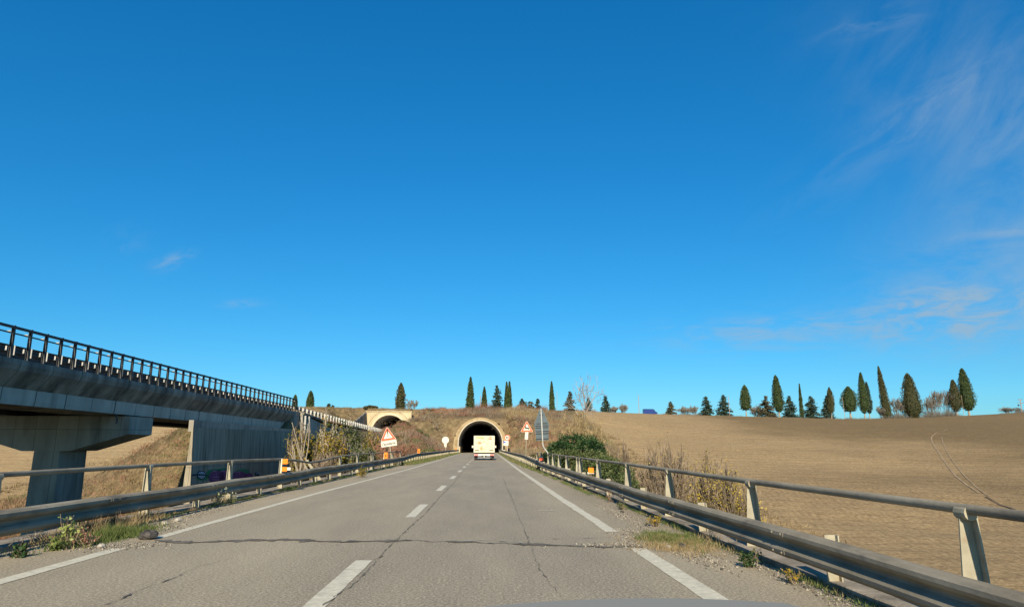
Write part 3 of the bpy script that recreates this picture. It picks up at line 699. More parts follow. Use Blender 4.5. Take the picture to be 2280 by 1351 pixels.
# paint on the wall: thin layers standing a few mm proud of it
xw = lambda z, k=1: -19.375 - 0.235*(z+7)/9.66 + 0.012*k
def wall_pt(px, py):
    d = ray(px, py); t = (-19.5-CAM[0])/d[0]; p = CAM+d*t; return p[1], p[2]
def wall_poly(name, pts, m, k=1):
    mb = MB(); P = [wall_pt(*p) for p in pts]
    mb.add([(xw(z, k), y, z) for y, z in P], [tuple(range(len(P)))]); mb.build(name, M[m], root, fixn=False)
def wall_line(name, pts, w, m, k=2):
    mb = MB(); P = [wall_pt(*p) for p in pts]
    for (a, b_) in zip(P[:-1], P[1:]):
        dy, dz = b_[0]-a[0], b_[1]-a[1]; L_ = math.hypot(dy, dz)+1e-6; ny, nz = -dz/L_*w, dy/L_*w
        q = [(a[0]-ny, a[1]-nz), (b_[0]-ny, b_[1]-nz), (b_[0]+ny, b_[1]+nz), (a[0]+ny, a[1]+nz)]
        mb.add([(xw(z, k), y, z) for y, z in q], [(0, 1, 2, 3)])
    mb.build(name, M[m], root, fixn=False)
def ell(cx, cy, rx, ry, n=20, wob=0.0): return [(cx+rx*math.cos(2*math.pi*i/n)*(1+wob*math.sin(5*i)), cy+ry*math.sin(2*math.pi*i/n)*(1+wob*math.cos(7*i))) for i in range(n)]
gr = [('ggreen', ell(478, 1056, 20, 13, wob=.08), 1), ('ggreen', ell(497, 1052, 17, 11, wob=.1), 1), ('ggreen', ell(452, 1062, 14, 8, wob=.1), 1), ('ggreen', ell(540, 1052, 16, 9, wob=.1), 1),
      ('gpurple', ell(482, 1062, 17, 15, wob=.05), 2), ('gpurple', ell(500, 1060, 13, 15, wob=.05), 2), ('gpurple', ell(532, 1060, 16, 12, wob=.07), 2), ('gpurple', ell(553, 1060, 10, 8, wob=.07), 2),
      ('gdark', ell(448.5, 1057, 10.2, 10, wob=0), 3), ('gwhite', ell(448.5, 1057, 8.2, 8.0), 4), ('gdark', ell(573, 1055, 6, 5), 3)]
for m_, pts, k in gr: wall_poly('graffiti', pts, m_, k)
wall_line('graffiti', [(426, 1057.5), (440, 1056), (459, 1057)], 0.05, 'gdark', 5)
for dx in (-3, 1.5, 5.5):
    wall_line('graffiti', [(446+dx, 1057), (449+dx, 1049.5)], 0.03, 'gdark', 5); wall_line('graffiti', [(446+dx, 1057), (448.5+dx, 1065)], 0.03, 'gdark', 5)
wall_line('graffiti', [(471, 1051), (474, 1048), (478, 1047.5), (481, 1050), (481.5, 1061)], 0.035, 'gpink', 4)
wall_line('graffiti', [(490, 1050), (494, 1047.5), (499, 1048), (503, 1052), (503, 1066)], 0.035, 'gpink', 4)
wall_line('graffiti', [(473, 1061.5), (488, 1061.5)], 0.03, 'gpink', 4); wall_line('graffiti', [(472, 1067), (488, 1067)], 0.025, 'gpink', 4)
wall_line('graffiti', [(526, 1052), (530, 1049), (534, 1052), (532, 1057)], 0.035, 'gpink', 4)
wall_line('graffiti', [(570, 1055), (573, 1051), (576, 1053), (580, 1057)], 0.03, 'gwhite', 4)

# retaining wall going on from the abutment, its coping stepping down along the bank
root = empty('retaining_wall', (0, 0, 0), label='grey retaining wall with sloping coping behind the yellow-leaved saplings', cat='wall')
zt_ = lambda y: float(np.interp(y, [78, 86, 116, 132], [5.1, 4.9, 2.6, 1.2]))
mb = MB(); mb.hexa([(-20.95, 80.65, -6), (-20.5, 80.65, -6), (-20.5, 132, -6), (-20.95, 132, -6), (-20.95, 80.65, zt_(80.6)), (-20.6, 80.65, zt_(80.6)), (-20.6, 132, zt_(132)), (-20.95, 132, zt_(132))])
mb.build('wall', M['conc'], root)
mb = MB(); mb.extrude_y([(-0.55, 0), (0.14, 0), (0.14, 0.22), (-0.55, 0.22)], [(-20.6, y, zt_(y)+0.003) for y in (80.65, 88, 95, 104, 116, 132)])
mb.build('coping', M['conc_stain'], root)
for yy in (80.9, 82.6):
    mb = MB(); mb.tube([(-20.36, yy, 4.9), (-20.36, yy, -2)], 0.11, 8); mb.build('drain_pipe', M['steel_light'], root, smooth=True)

# barrier on the viaduct
root = empty('bridge_barrier', (0, 0, 0), label='tall dark steel barrier of many uprights standing on the viaduct edge', cat='barrier')
mb = MB(); mb.box(XV-0.24, XV-0.12, 8, 79.6, 6.60, 6.71); mb.build('top_rail', M['steel_dark'], root)
mb = MB(); mb.box(XV-0.30, XV-0.262, 8, 79.6, 6.38, 6.44); mb.build('inner_rail', M['steel_dark'], root)
mb = MB(); mb.extrude_y([(a-0.60, c*1.45) for a, c in wprof(-1, 1.25)], [(XV, y, 5.36) for y in (8, 79.6)]); mb.build('beam', M['steel_dark'], root)
y = 31.45-1.2*18
while y < 79.6:
    x0 = XV-0.18
    mb = post_mesh(x0, y, 5.2, 6.74, 0.13, 0.11, (-1, 1), d=0.09)
    mb.box(x0-0.14, x0+0.14, y-0.10, y+0.10, 5.17, 5.20); mb.build('post', M['steel_dark'], root, fixn=False)
    mb = MB(); mb.box(XV-0.41, XV-0.355, y+0.50, y+0.54, 5.46, 5.90); mb.build('inner_post', M['steel_light'], root, fixn=False)
    mb = MB(); mb.box(XV-0.39, XV-0.32, y-0.10, y-0.075, 5.60, 5.80); mb.build('spacer', M['steel_light'], root, fixn=False)
    mb = MB(); mb.box(XV-0.42, XV-0.27, y-0.10, y-0.08, 6.44, 6.50); mb.build('bracket', M['steel_light'], root, fixn=False)
    y += 1.2

root = empty('guardrail', (0, 0, 0), label='pale guardrail with closely spaced posts descending along the upper carriageway to its tunnel', cat='guardrail', group='crash barriers of the road')
mb = MB(); mb.extrude_y([(a, c*1.1) for a, c in wprof(-1, 1.1)], [(-21.15, y, zu(y)+0.42) for y in (79.7, 100, 130, 160, 200)]); mb.build('beam', M['steel_dark'], root)
y = 80.2
while y < 199:
    mb = MB(); mb.box(-21.12, -20.92, y-0.04, y+0.04, zu(y)+0.05, zu(y)+0.80); mb.box(-20.92, -20.86, y-0.05, y+0.35, zu(y)+0.48, zu(y)+0.74)
    mb.build('post', M['steel_light'], root, fixn=False); y += 1.9
b = MB(); b.add([(-33.5, 76, zu(76)), (-21.3, 76, zu(76)), (-21.9, 204, zu(204)), (-33.0, 204, zu(204)), (-33.0, 300, zu(300)), (-21.9, 300, zu(300))], [(0, 1, 2, 3), (3, 2, 5, 4)])
tag(b.build('upper_road', M['road'], fixn=False), kind='structure')

# ------------------------------------------------------------------ tunnels
def arch_pts(cx, zc, r, zb, n=28, back=None):
    """outline from the right foot over the crown to the left foot"""
    P = [(cx+r, zb)] if back is None else []
    P += [(cx+r*math.cos(a), zc+r*math.sin(a)) for a in np.linspace(0, math.pi, n)]
    P += [(cx-r, zb)]
    return P
def arch_ring(mb, cx, zc, r0, r1, zb, y0, y1, mi=0, n=28, lean=0.0, dz=0.0):
    A = arch_pts(cx, zc, r0, zb, n); B_ = arch_pts(cx, zc-dz, r1, zb, n); k = len(A)
    vs = [(x, y0, z) for x, z in A]+[(x, y0+lean*(z-zb)*0, z) for x, z in B_]+[(x, y1, z) for x, z in A]+[(x, y1, z) for x, z in B_]
    fs = []
    for i in range(k-1):
        fs += [(i, i+1, k+i+1, k+i), (2*k+i, 3*k+i, 3*k+i+1, 2*k+i+1), (i, 2*k+i, 2*k+i+1, i+1), (k+i, k+i+1, 3*k+i+1, 3*k+i)]
    fs += [(0, k, 3*k, 2*k), (k-1, 3*k-1, 4*k-1, 2*k-1)]
    mb.add(vs, fs, mi)
root = empty('tunnel_portal', (TUN_X, TUN_Y, 0), label='round-arched ochre concrete tunnel mouth swallowing the main road', cat='tunnel', group='tunnel portals')
def loc(parent, o): o.matrix_parent_inverse = parent.matrix_world.inverted() if False else Matrix.Translation(-Vector(parent.location)); return o
mb = MB(); arch_ring(mb, TUN_X, TUN_ZC, 5.28, 6.30, -0.5, TUN_Y-1.3, TUN_Y+9, dz=0.45); loc(root, mb.build('arch_collar', M['collar'], root))
mb = MB(); arch_ring(mb, TUN_X, TUN_ZC, 5.10, 5.277, -0.5, TUN_Y-1.42, TUN_Y+6); loc(root, mb.build('arch_rim', M['rim'], root))
mb = MB(); arch_ring(mb, TUN_X, TUN_ZC, 5.04, 5.5, -0.5, TUN_Y+6.01, TUN_Y+125); mb.box(TUN_X-6, TUN_X+6, TUN_Y+124, TUN_Y+125.5, -0.5, 8.2)
loc(root, mb.build('tunnel_lining', M['lining'], root))
for sx in (-5.85, 5.85):
    mb = MB(); mb.box(TUN_X+sx-0.12, TUN_X+sx+0.12, TUN_Y-1.45, TUN_Y-1.303, 4.5 - 0.6, 4.75-0.6); loc(root, mb.build('sensor_box', M['black'], root))
for yy in (TUN_Y+5, TUN_Y+14, TUN_Y+24):
    mb = MB(); mb.box(TUN_X+2.9, TUN_X+3.25, yy, yy+0.9, 5.9, 6.05); loc(root, mb.build('lamp', M['steel_light'], root))
# side wall inside, ochre boards catching the sun at the left foot
mb = MB(); mb.box(TUN_X-5.03, TUN_X-4.75, TUN_Y-1.0, TUN_Y+40, -0.3, 1.5); loc(root, mb.build('side_wall', M['portal'], root))

root = empty('tunnel_portal', (UP_X, UP_Y, 0), label='yellowish square-fronted tunnel portal high on the left above the upper carriageway', cat='tunnel', group='tunnel portals')
fx0, fx1, fz1 = -33.7, -20.6, 11.4
n = 26; A = arch_pts(UP_X, UP_ZC, 5.6, 2.5, n)
outer = []
for (x, z) in A:
    dx, dz = x-UP_X, max(z-UP_ZC, 0.0)
    if z <= UP_ZC: outer.append((fx1 if dx > 0 else fx0, z)); continue
    t = min(((fx1 if dx > 0 else fx0)-UP_X)/dx if abs(dx) > 1e-6 else 1e9, (fz1-UP_ZC)/dz); outer.append((UP_X+dx*t, UP_ZC+dz*t))
# put the corners in
for want in ((fx1, fz1), (fx0, fz1)):
    i = min(range(len(outer)), key=lambda q: math.hypot(outer[q][0]-want[0], outer[q][1]-want[1])); outer[i] = want
k = len(A); vs = [(x, UP_Y, z) for x, z in A]+[(x, UP_Y, z) for x, z in outer]+[(x, UP_Y+1.2, z) for x, z in A]+[(x, UP_Y+1.2, z) for x, z in outer]; fs = []
for i in range(k-1): fs += [(i, i+1, k+i+1, k+i), (2*k+i, 3*k+i, 3*k+i+1, 2*k+i+1), (i, 2*k+i, 2*k+i+1, i+1), (k+i, k+i+1, 3*k+i+1, 3*k+i)]
mb = MB(); mb.add(vs, fs); mb.box(fx0-0.15, fx1+0.15, UP_Y-0.18, UP_Y+1.3, fz1+0.003, fz1+0.28); loc(root, mb.build('facade', M['portal'], root))
mb = MB(); arch_ring(mb, UP_X, UP_ZC, 4.98, 5.597, 2.5, UP_Y-0.14, UP_Y+3); loc(root, mb.build('arch_rim', M['portal_light'], root))
mb = MB(); arch_ring(mb, UP_X, UP_ZC, 6.35, 6.5, 2.5, UP_Y-0.05, UP_Y+0.1); loc(root, mb.build('arch_line', M['kerb'], root))
mb = MB(); arch_ring(mb, UP_X, UP_ZC, 5.0, 5.4, 2.5, UP_Y+3.01, UP_Y+95); mb.box(UP_X-6, UP_X+6, UP_Y+94, UP_Y+95.5, 1.5, 11); loc(root, mb.build('tunnel_lining', M['lining'], root))
mb = MB(); mb.hexa([(-34.1, 184, 2), (-33.7, 184, 2), (-33.7, 203.99, 2), (-34.1, 203.99, 2), (-34.1, 184, 7.6), (-33.7, 184, 7.6), (-33.7, 203.99, fz1), (-34.1, 203.99, fz1)])
loc(root, mb.build('wing_wall', M['conc_stain'], root))
for (dx, dz, dy) in ((-2.4, 3.9, 3), (-1.1, 3.4, 9), (2.6, 3.5, 3), (1.6, 3.9, 12)):
    mb = MB(); mb.box(UP_X+dx-0.25, UP_X+dx+0.25, UP_Y+dy, UP_Y+dy+0.8, UP_ZC+dz-0.15, UP_ZC+dz); loc(root, mb.build('lamp', M['white'], root))

# ------------------------------------------------------------------ text helper
def text_mesh(name, txt, size, m, parent, loc_, bold=0.0, shear=0.0, spacing=1.0):
    cu = bpy.data.curves.new(name, 'FONT'); cu.body = txt; cu.size = size; cu.align_x = 'CENTER'; cu.align_y = 'CENTER'
    cu.extrude = 0.002; cu.offset = bold; cu.shear = shear; cu.space_character = spacing
    o = bpy.data.objects.new(name+'_tmp', cu); COL.objects.link(o)
    dg = bpy.context.evaluated_depsgraph_get(); dg.update()
    me = bpy.data.meshes.new_from_object(o.evaluated_get(dg)); bpy.data.objects.remove(o)
    o = link(name, me, M[m], parent); o.location = loc_; o.rotation_euler = (R(90), 0, 0); return o

# ------------------------------------------------------------------ signs
def rtri(s, rc, n=5):
    """rounded triangle, centre of the base at 0, side s"""
    h = s*math.sqrt(3)/2; C = [(-s/2, 0), (s/2, 0), (0, h)]; cen = (0, h/3); P = []
    for i, (cx, cz) in enumerate(C):
        d = math.hypot(cen[0]-cx, cen[1]-cz); k = (2*rc)/d; ox, oz = cx+(cen[0]-cx)*k, cz+(cen[1]-cz)*k
        base = math.atan2(cz-cen[1], cx-cen[0])
        for a in np.linspace(-math.pi/3, math.pi/3, n): P.append((ox+rc*math.cos(base+a), oz+rc*math.sin(base+a)))
    return P
def plate(parent, name, poly, y0, y1, m): mb = MB(); mb.slab(poly, y0, y1); return mb.build(name, M[m], parent)
def shift(P, dx, dz, s=1.0): return [(x*s+dx, z*s+dz) for x, z in P]
def disc(r, n=32): return [(r*math.cos(2*math.pi*i/n), r*math.sin(2*math.pi*i/n)) for i in range(n)]
def rect(x0, x1, z0, z1): return [(x0, z0), (x1, z0), (x1, z1), (x0, z1)]

def tri_sign(root, side, z0):
    h = side*math.sqrt(3)/2
    T = rtri(side, side*0.05)
    plate(root, 'sign_panel', shift(T, 0, z0), -0.03, -0.01, 'white')
    plate(root, 'red_border', shift(rtri(side*0.94, side*0.04), 0, z0+h*0.022), -0.036, -0.031, 'signred')
    plate(root, 'sign_face', shift(rtri(side*0.58, side*0.02), 0, z0+h*0.145), -0.042, -0.037, 'white')

s = empty('warning_sign', (-6.62, 52, 0), label='tilted red and white warning triangle with exclamation mark above a lettered plate', cat='road sign', group='road signs')
s.rotation_euler = (0, R(-8.5), 0)
tri_sign(s, 1.18, 1.86)
plate(s, 'symbol', [(-0.035, 2.46), (0.035, 2.46), (0.05, 2.70), (-0.05, 2.70)][::1], -0.05, -0.043, 'black')
plate(s, 'symbol', shift([(-0.035, 2.28), (0.035, 2.28), (0.05, 2.46), (-0.05, 2.46)], 0, 0), -0.05, -0.043, 'black') if False else None
plate(s, 'symbol', shift(disc(0.045, 12), 0, 2.20), -0.05, -0.043, 'black')
plate(s, 'symbol', [(-0.028, 2.30), (0.028, 2.30), (0.036, 2.458), (-0.036, 2.458)], -0.05, -0.043, 'black')
plate(s, 'name_plate', rect(-0.56, 0.58, 1.42, 1.84), -0.03, -0.01, 'white')
text_mesh('lettering', "l'ausilaria", 0.27, 'black', s, (0.0, -0.034, 1.62), 0.004, 0.15)
mb = MB(); mb.tube([(0.05, 0.02, -1.0), (0.05, 0.02, 2.7)], 0.035, 8); mb.build('pole', M['post'], s, smooth=True)

s = empty('round_sign', (-6.45, 125, 0), label='blank white round sign with a small plate on the left by the tunnel', cat='road sign', group='road signs')
plate(s, 'sign_panel', shift(disc(0.62), 0, 2.58), -0.03, -0.01, 'white')
plate(s, 'small_plate', [(-0.24, 1.96), (-0.12, 1.36), (0.2, 1.36), (0.24, 1.96)], -0.028, -0.012, 'white')
mb = MB(); mb.tube([(0.06, 0.02, -1), (0.06, 0.02, 3.0)], 0.05, 8); mb.build('pole', M['post'], s)

s = empty('speed_limit_sign', (4.42, 120, 0), label='round red-ringed 40 sign with a blue and white panel below it beside the tunnel', cat='road sign', group='road signs')
plate(s, 'small_panel', rect(-0.62, 0.22, 1.62, 2.45), -0.028, -0.012, 'white')
plate(s, 'blue_mark', [(-0.62, 2.05), (-0.28, 2.05), (-0.28, 2.28), (-0.50, 2.28), (-0.50, 2.45), (-0.62, 2.45)], -0.033, -0.029, 'blue')
plate(s, 'sign_panel', shift(disc(0.50), 0, 2.95), -0.04, -0.029, 'white')
mb = MB(); P0, P1 = disc(0.49), disc(0.36); k = len(P0)
mb.add([(x, -0.045, z+2.95) for x, z in P0]+[(x, -0.045, z+2.95) for x, z in P1], [(i, (i+1) % k, k+(i+1) % k, k+i) for i in range(k)]); mb.build('red_border', M['signred'], s, fixn=False)
text_mesh('lettering', '40', 0.52, 'black', s, (0, -0.045, 2.95), 0.010)
mb = MB(); mb.tube([(0.03, 0.02, -1), (0.03, 0.02, 3.35)], 0.05, 8); mb.build('pole', M['rim'], s)
for i, (dx, dy, h, lab) in enumerate(((-0.35, 6, 1.6, 'black and white marker post directly left of the speed limit pole'), (0.42, 3, 1.15, 'small black marker post right of the speed limit pole'))):
    mk = empty('marker_post', (4.42+dx, 120+dy, 0), label=lab, cat='marker post', group='marker posts by the tunnel')
    mb = MB(); mb.box(-0.16, 0.16, -0.05, 0.05, -0.2, h-0.75); mb.build('post', M['white'], mk)
    mb = MB(); mb.box(-0.17, 0.17, -0.06, 0.06, h-0.747, h); mb.build('cap', M['black'], mk)

s = empty('warning_sign', (4.17, 64, 0), label='upright red and white triangle with leaping deer on the right of the road', cat='road sign', group='road signs')
tri_sign(s, 1.20, 2.72)
deer = [(-0.155, 0.02), (-0.10, 0.055), (-0.03, 0.045), (0.03, 0.06), (0.07, 0.12), (0.075, 0.16), (0.11, 0.17), (0.15, 0.14), (0.125, 0.12), (0.115, 0.08), (0.09, 0.01), (0.16, -0.01), (0.17, -0.055), (0.15, -0.055), (0.135, -0.025), (0.06, -0.03), (-0.04, -0.02), (-0.10, -0.06), (-0.17, -0.075), (-0.175, -0.06), (-0.125, -0.03), (-0.14, -0.005)]
plate(s, 'symbol', shift([(-x, z) for x, z in deer], 0.0, 3.05, 1.45), -0.05, -0.043, 'black')
plate(s, 'symbol', shift([(-x, z) for x, z in [(0.085, 0.165), (0.06, 0.24), (0.075, 0.24), (0.09, 0.21), (0.11, 0.25), (0.12, 0.24), (0.10, 0.165)]], 0.0, 3.05, 1.45), -0.05, -0.043, 'black')
plate(s, 'small_plate', [(-0.20, 2.06), (0.10, 2.04), (0.14, 2.70), (-0.14, 2.70)], -0.03, -0.01, 'white')
mb = MB(); mb.tube([(-0.13, 0.02, -1.2), (-0.05, 0.02, 2.3), (0.0, 0.02, 3.5)], 0.035, 8); mb.build('pole', M['post'], s, smooth=True)

s = empty('stacked_signs', (3.62, 37.6, 0), label='grey backs of stacked triangular and rectangular signs on a cranked pole', cat='road sign', group='road signs')
s.rotation_euler = (0, R(-2.5), 0)
def tri_up(): return [(-0.42, 2.48), (0.42, 2.48), (0.40, 2.62), (0.06, 3.42), (0.0, 3.45), (-0.06, 3.42), (-0.40, 2.62)]
plate(s, 'triangle_panel', shift(tri_up(), -0.24, 0), 0.05, 0.07, 'signback')
plate(s, 'upper_panel', shift(rect(-0.37, 0.37, 2.12, 2.475), -0.24, 0), 0.05, 0.07, 'signback')
plate(s, 'lower_panel', shift(rect(-0.35, 0.34, 1.72, 2.115), -0.24, 0), 0.055, 0.075, 'signback')
for z in (3.08, 2.62, 2.50, 2.40, 2.20, 2.08, 1.80):
    w = 0.10 if z > 3 else (0.28 if z > 2.6 else 0.34)
    mb = MB(); mb.box(-0.24-w, -0.24+w, 0.02, 0.049, z-0.012, z+0.018); mb.build('bracket', M['black'], s)
mb = MB(); mb.tube([(0.02, 0, 0.0), (0.02, 0, 0.92), (0.0, 0, 1.06), (-0.19, 0, 1.34), (-0.24, 0, 1.48), (-0.24, 0, 3.42)], 0.032, 10); mb.build('pole', M['steel_light'], s, smooth=True)

# ------------------------------------------------------------------ truck
tr = empty('box_truck', (0.29, 74, 0), label='small white box truck with faded food prints driving towards the tunnel', cat='truck')
mb = MB(); mb.box(-1.075, 1.075, 0, 4.6, 0.86, 2.50); mb.box(-1.11, 1.11, -0.02, 0.06, 0.80, 0.90); cb = mb.build('cargo_box', M['truckbox'], tr)
mb = MB(); mb.box(-1.10, -1.045, -0.03, 0.03, 0.902, 2.52); mb.box(1.045, 1.10, -0.03, 0.03, 0.902, 2.52); mb.box(-1.043, 1.043, -0.03, 0.03, 2.47, 2.53); mb.build('door_frame', M['white'], cb)
for x in (-0.34, 0.36):
    mb = MB(); mb.box(x-0.008, x+0.008, -0.022, -0.003, 0.92, 2.46) if False else mb.box(x-0.004, x+0.004, -0.012, -0.003, 0.92, 2.46); mb.build('door_seam', M['printolive'], cb)
for z in (1.35, 1.8, 2.15): 
    mb = MB(); mb.box(-1.04, 1.04, -0.006, -0.002, z-0.003, z+0.003); mb.build('panel_seam', M['printolive'], cb)
def pr_(pts, m, k=1): mb = MB(); mb.slab(pts, -0.010-0.003*k, -0.008-0.003*k); mb.build('print', M[m], cb)
def blob(cx, cz, rx, rz, n=16, w=0.12, sd=0): return [(cx+rx*math.cos(2*math.pi*i/n)*(1+w*math.sin(3*i+sd)), cz+rz*math.sin(2*math.pi*i/n)*(1+w*math.cos(2*i+sd))) for i in range(n)]
pr_(blob(-0.55, 2.33, 0.38, 0.10, sd=1), 'pale_orange'); pr_(blob(-0.50, 1.80, 0.26, 0.15, sd=2), 'pale_orange'); pr_(blob(-0.47, 1.78, 0.20, 0.12, sd=2), 'pink', 2)
pr_(blob(-0.10, 2.27, 0.15, 0.07, sd=3), 'pale_orange'); pr_(blob(-0.04, 1.95, 0.12, 0.06, sd=4), 'pale_orange'); pr_(blob(-0.30, 1.20, 0.18, 0.22, sd=5, w=.25), 'pale_orange'); pr_(blob(-0.28, 1.22, 0.09, 0.14, sd=5, w=.25), 'pink', 2)
pr_(blob(0.03, 1.12, 0.2, 0.06, sd=6), 'pale_orange'); pr_(blob(0.58, 2.17, 0.26, 0.03, w=0), 'pink')
text_mesh('print', '12', 0.36, 'printred', cb, (0.60, -0.016, 2.27), 0.012)
pr_(blob(-0.02, 2.30, 0.05, 0.03), 'printolive', 2); pr_(blob(0.02, 1.90, 0.06, 0.03), 'printolive', 2); pr_(blob(0.27, 1.72, 0.02, 0.06), 'printolive', 2); pr_(blob(0.44, 1.72, 0.02, 0.06), 'printolive', 2); pr_(blob(-0.98, 1.78, 0.03, 0.04), 'printolive', 2)
for z in (1.62, 1.40, 1.25): pr_(rect(0.15, 0.9, z-0.006, z+0.006), 'printolive')
for s_ in (-1, 1):
    pr_(rect(s_*0.76-0.21, s_*0.76+0.21, 0.99, 1.06), 'black', 2)
mb = MB(); mb.box(-1.06, 1.06, 0.0, 0.12, 0.64, 0.80); mb.build('rear_sill', M['black'], tr)
mb = MB(); mb.box(-1.04, 1.04, -0.05, 0.05, 0.46, 0.64); mb.build('bumper', M['alu'], tr)
for s_ in (-1, 1):
    mb = MB(); mb.box(min(s_*0.63, s_*1.02), max(s_*0.63, s_*1.02), -0.085, -0.052, 0.47, 0.63); mb.build('tail_light', M['taillight'], tr)
    mb = MB(); mb.box(min(s_*0.63, s_*1.0), max(s_*0.63, s_*1.0), -0.09, -0.087, 0.54, 0.56); mb.build('reflector_strip', M['white'], tr)
    mb = MB(); mb.box(s_*0.98-0.19 if s_ > 0 else -1.05, 1.05 if s_ > 0 else -0.70, 0.30, 0.33, 0.10, 0.45); mb.build('mud_flap', M['black'], tr)
    mb = MB(); mb.box(s_*1.28-0.09, s_*1.28+0.09, 4.95, 5.05, 1.28, 1.52); mb.box(min(s_*1.0, s_*1.2), max(s_*1.0, s_*1.2), 4.98, 5.02, 1.40, 1.44); mb.build('mirror', M['white'], tr)
mb = MB(); mb.box(-0.27, 0.27, -0.07, -0.052, 0.47, 0.62); mb.build('licence_plate', M['white'], tr)
mb = MB(); mb.box(-0.80, 0.80, 0.35, 0.45, 0.24, 0.33); mb.box(-0.05, 0.05, 0.0, 0.4, 0.3, 0.45); mb.build('underrun_bar', M['alu'], tr)
mb = MB(); mb.box(-0.42, -0.34, 0.1, 6.2, 0.45, 0.62); mb.box(0.34, 0.42, 0.1, 6.2, 0.45, 0.62); mb.box(-0.3, 0.3, 2.0, 3.2, 0.35, 0.6); mb.sphere((0, 1.1, 0.36), (0.16, 0.14, 0.14)); mb.build('chassis', M['black'], tr)
mb = MB(); mb.hexa([(-0.98, 4.75, 0.45), (0.98, 4.75, 0.45), (0.98, 6.6, 0.45), (-0.98, 6.6, 0.45), (-0.92, 4.75, 2.15), (0.92, 4.75, 2.15), (0.90, 5.9, 2.15), (-0.90, 5.9, 2.15)]); mb.build('cab', M['white'], tr)
for (wx, wy) in ((-0.86, 1.2), (0.86, 1.2), (-0.88, 5.75), (0.88, 5.75)):
    mb = MB(); mb.tube([(wx-0.17, wy, 0.38), (wx+0.17, wy, 0.38)], 0.38, 20); w_ = mb.build('wheel', M['rubber'], tr)
    mb = MB(); sd = 1 if wx > 0 else -1; mb.tube([(wx+sd*0.12, wy, 0.38), (wx+sd*0.178, wy, 0.38)], 0.20, 14); mb.build('rim', M['alu'], w_)

# ------------------------------------------------------------------ blue van on the skyline
p = at(1447, 920, 279); zv = terrain(p[0], 279)
vn = empty('van', (p[0], 279, zv-0.05), label='blue high-roofed van on the skyline above the ploughed field', cat='van')
prof = [(-2.75, 0.45), (2.9, 0.45), (2.95, 1.0), (2.2, 1.35), (1.55, 2.15), (1.2, 2.35), (-2.6, 2.40), (-2.75, 2.3)]
mb = MB(); mb.slab(prof, -0.95, 0.95); mb.build('body', M['vanblue'], vn)
for yy in (-0.965, 0.951):
    mb = MB(); mb.slab([(1.35, 1.5), (2.0, 1.42), (1.55, 2.0), (1.35, 2.05)], yy, yy+0.014); mb.build('window', M['glass'], vn)
for wx in (-1.8, 2.0):
    for wy in (-0.8, 0.8):
        mb = MB(); mb.tube([(wx, wy-0.12, 0.36), (wx, wy+0.12, 0.36)], 0.36, 16); mb.build('wheel', M['rubber'], vn)

# ------------------------------------------------------------------ bonnet of the car the picture is taken from
bc = empty('car', (0.36, 1.2, 0), label='blue-grey bonnet of the car the view is taken from, at the bottom of the picture', cat='car')
zf = at(1400, 1331, 1.66)[2]
vs = []; fs = []; nx_, ny_ = 40, 14
for j in range(ny_+1):
    y = 0.75 + (1.66-0.75)*j/ny_
    for i in range(nx_+1):
        u = i/nx_*2-1; x = u*0.86
        z = zf + 0.012*(1.66-y) + 0.01*math.sin((y-0.75)/0.91*math.pi) - 0.115*x*x - 0.22*max(0, abs(x)-0.55)**2 + (-0.006 if abs(abs(x)-0.40) < 0.03 else 0)
        vs.append((x, y-1.2, z))
b0 = len(vs)
for i in range(nx_+1):
    u = i/nx_*2-1; x = u*0.86; vs.append((x*0.98, 1.74-1.2-0.06*u*u, zf-0.10-0.115*x*x))
for i in range(nx_+1):
    u = i/nx_*2-1; x = u*0.86; vs.append((x*0.98, 1.78-1.2-0.06*u*u, 0.45))
for j in range(ny_+2):
    for i in range(nx_):
        a = j*(nx_+1)+i; fs.append((a, a+1, a+nx_+2, a+nx_+1))
mb = MB(); mb.add(vs, fs); mb.build('bonnet', M['bonnet'], bc, smooth=False, fixn=False)
for sx_ in (-0.62, 0.62):
    mb = MB(); mb.sphere((sx_, 0.50, 0.72), (0.2, 0.09, 0.09), 12, 8); mb.build('headlight', M['glass'], bc, smooth=True)

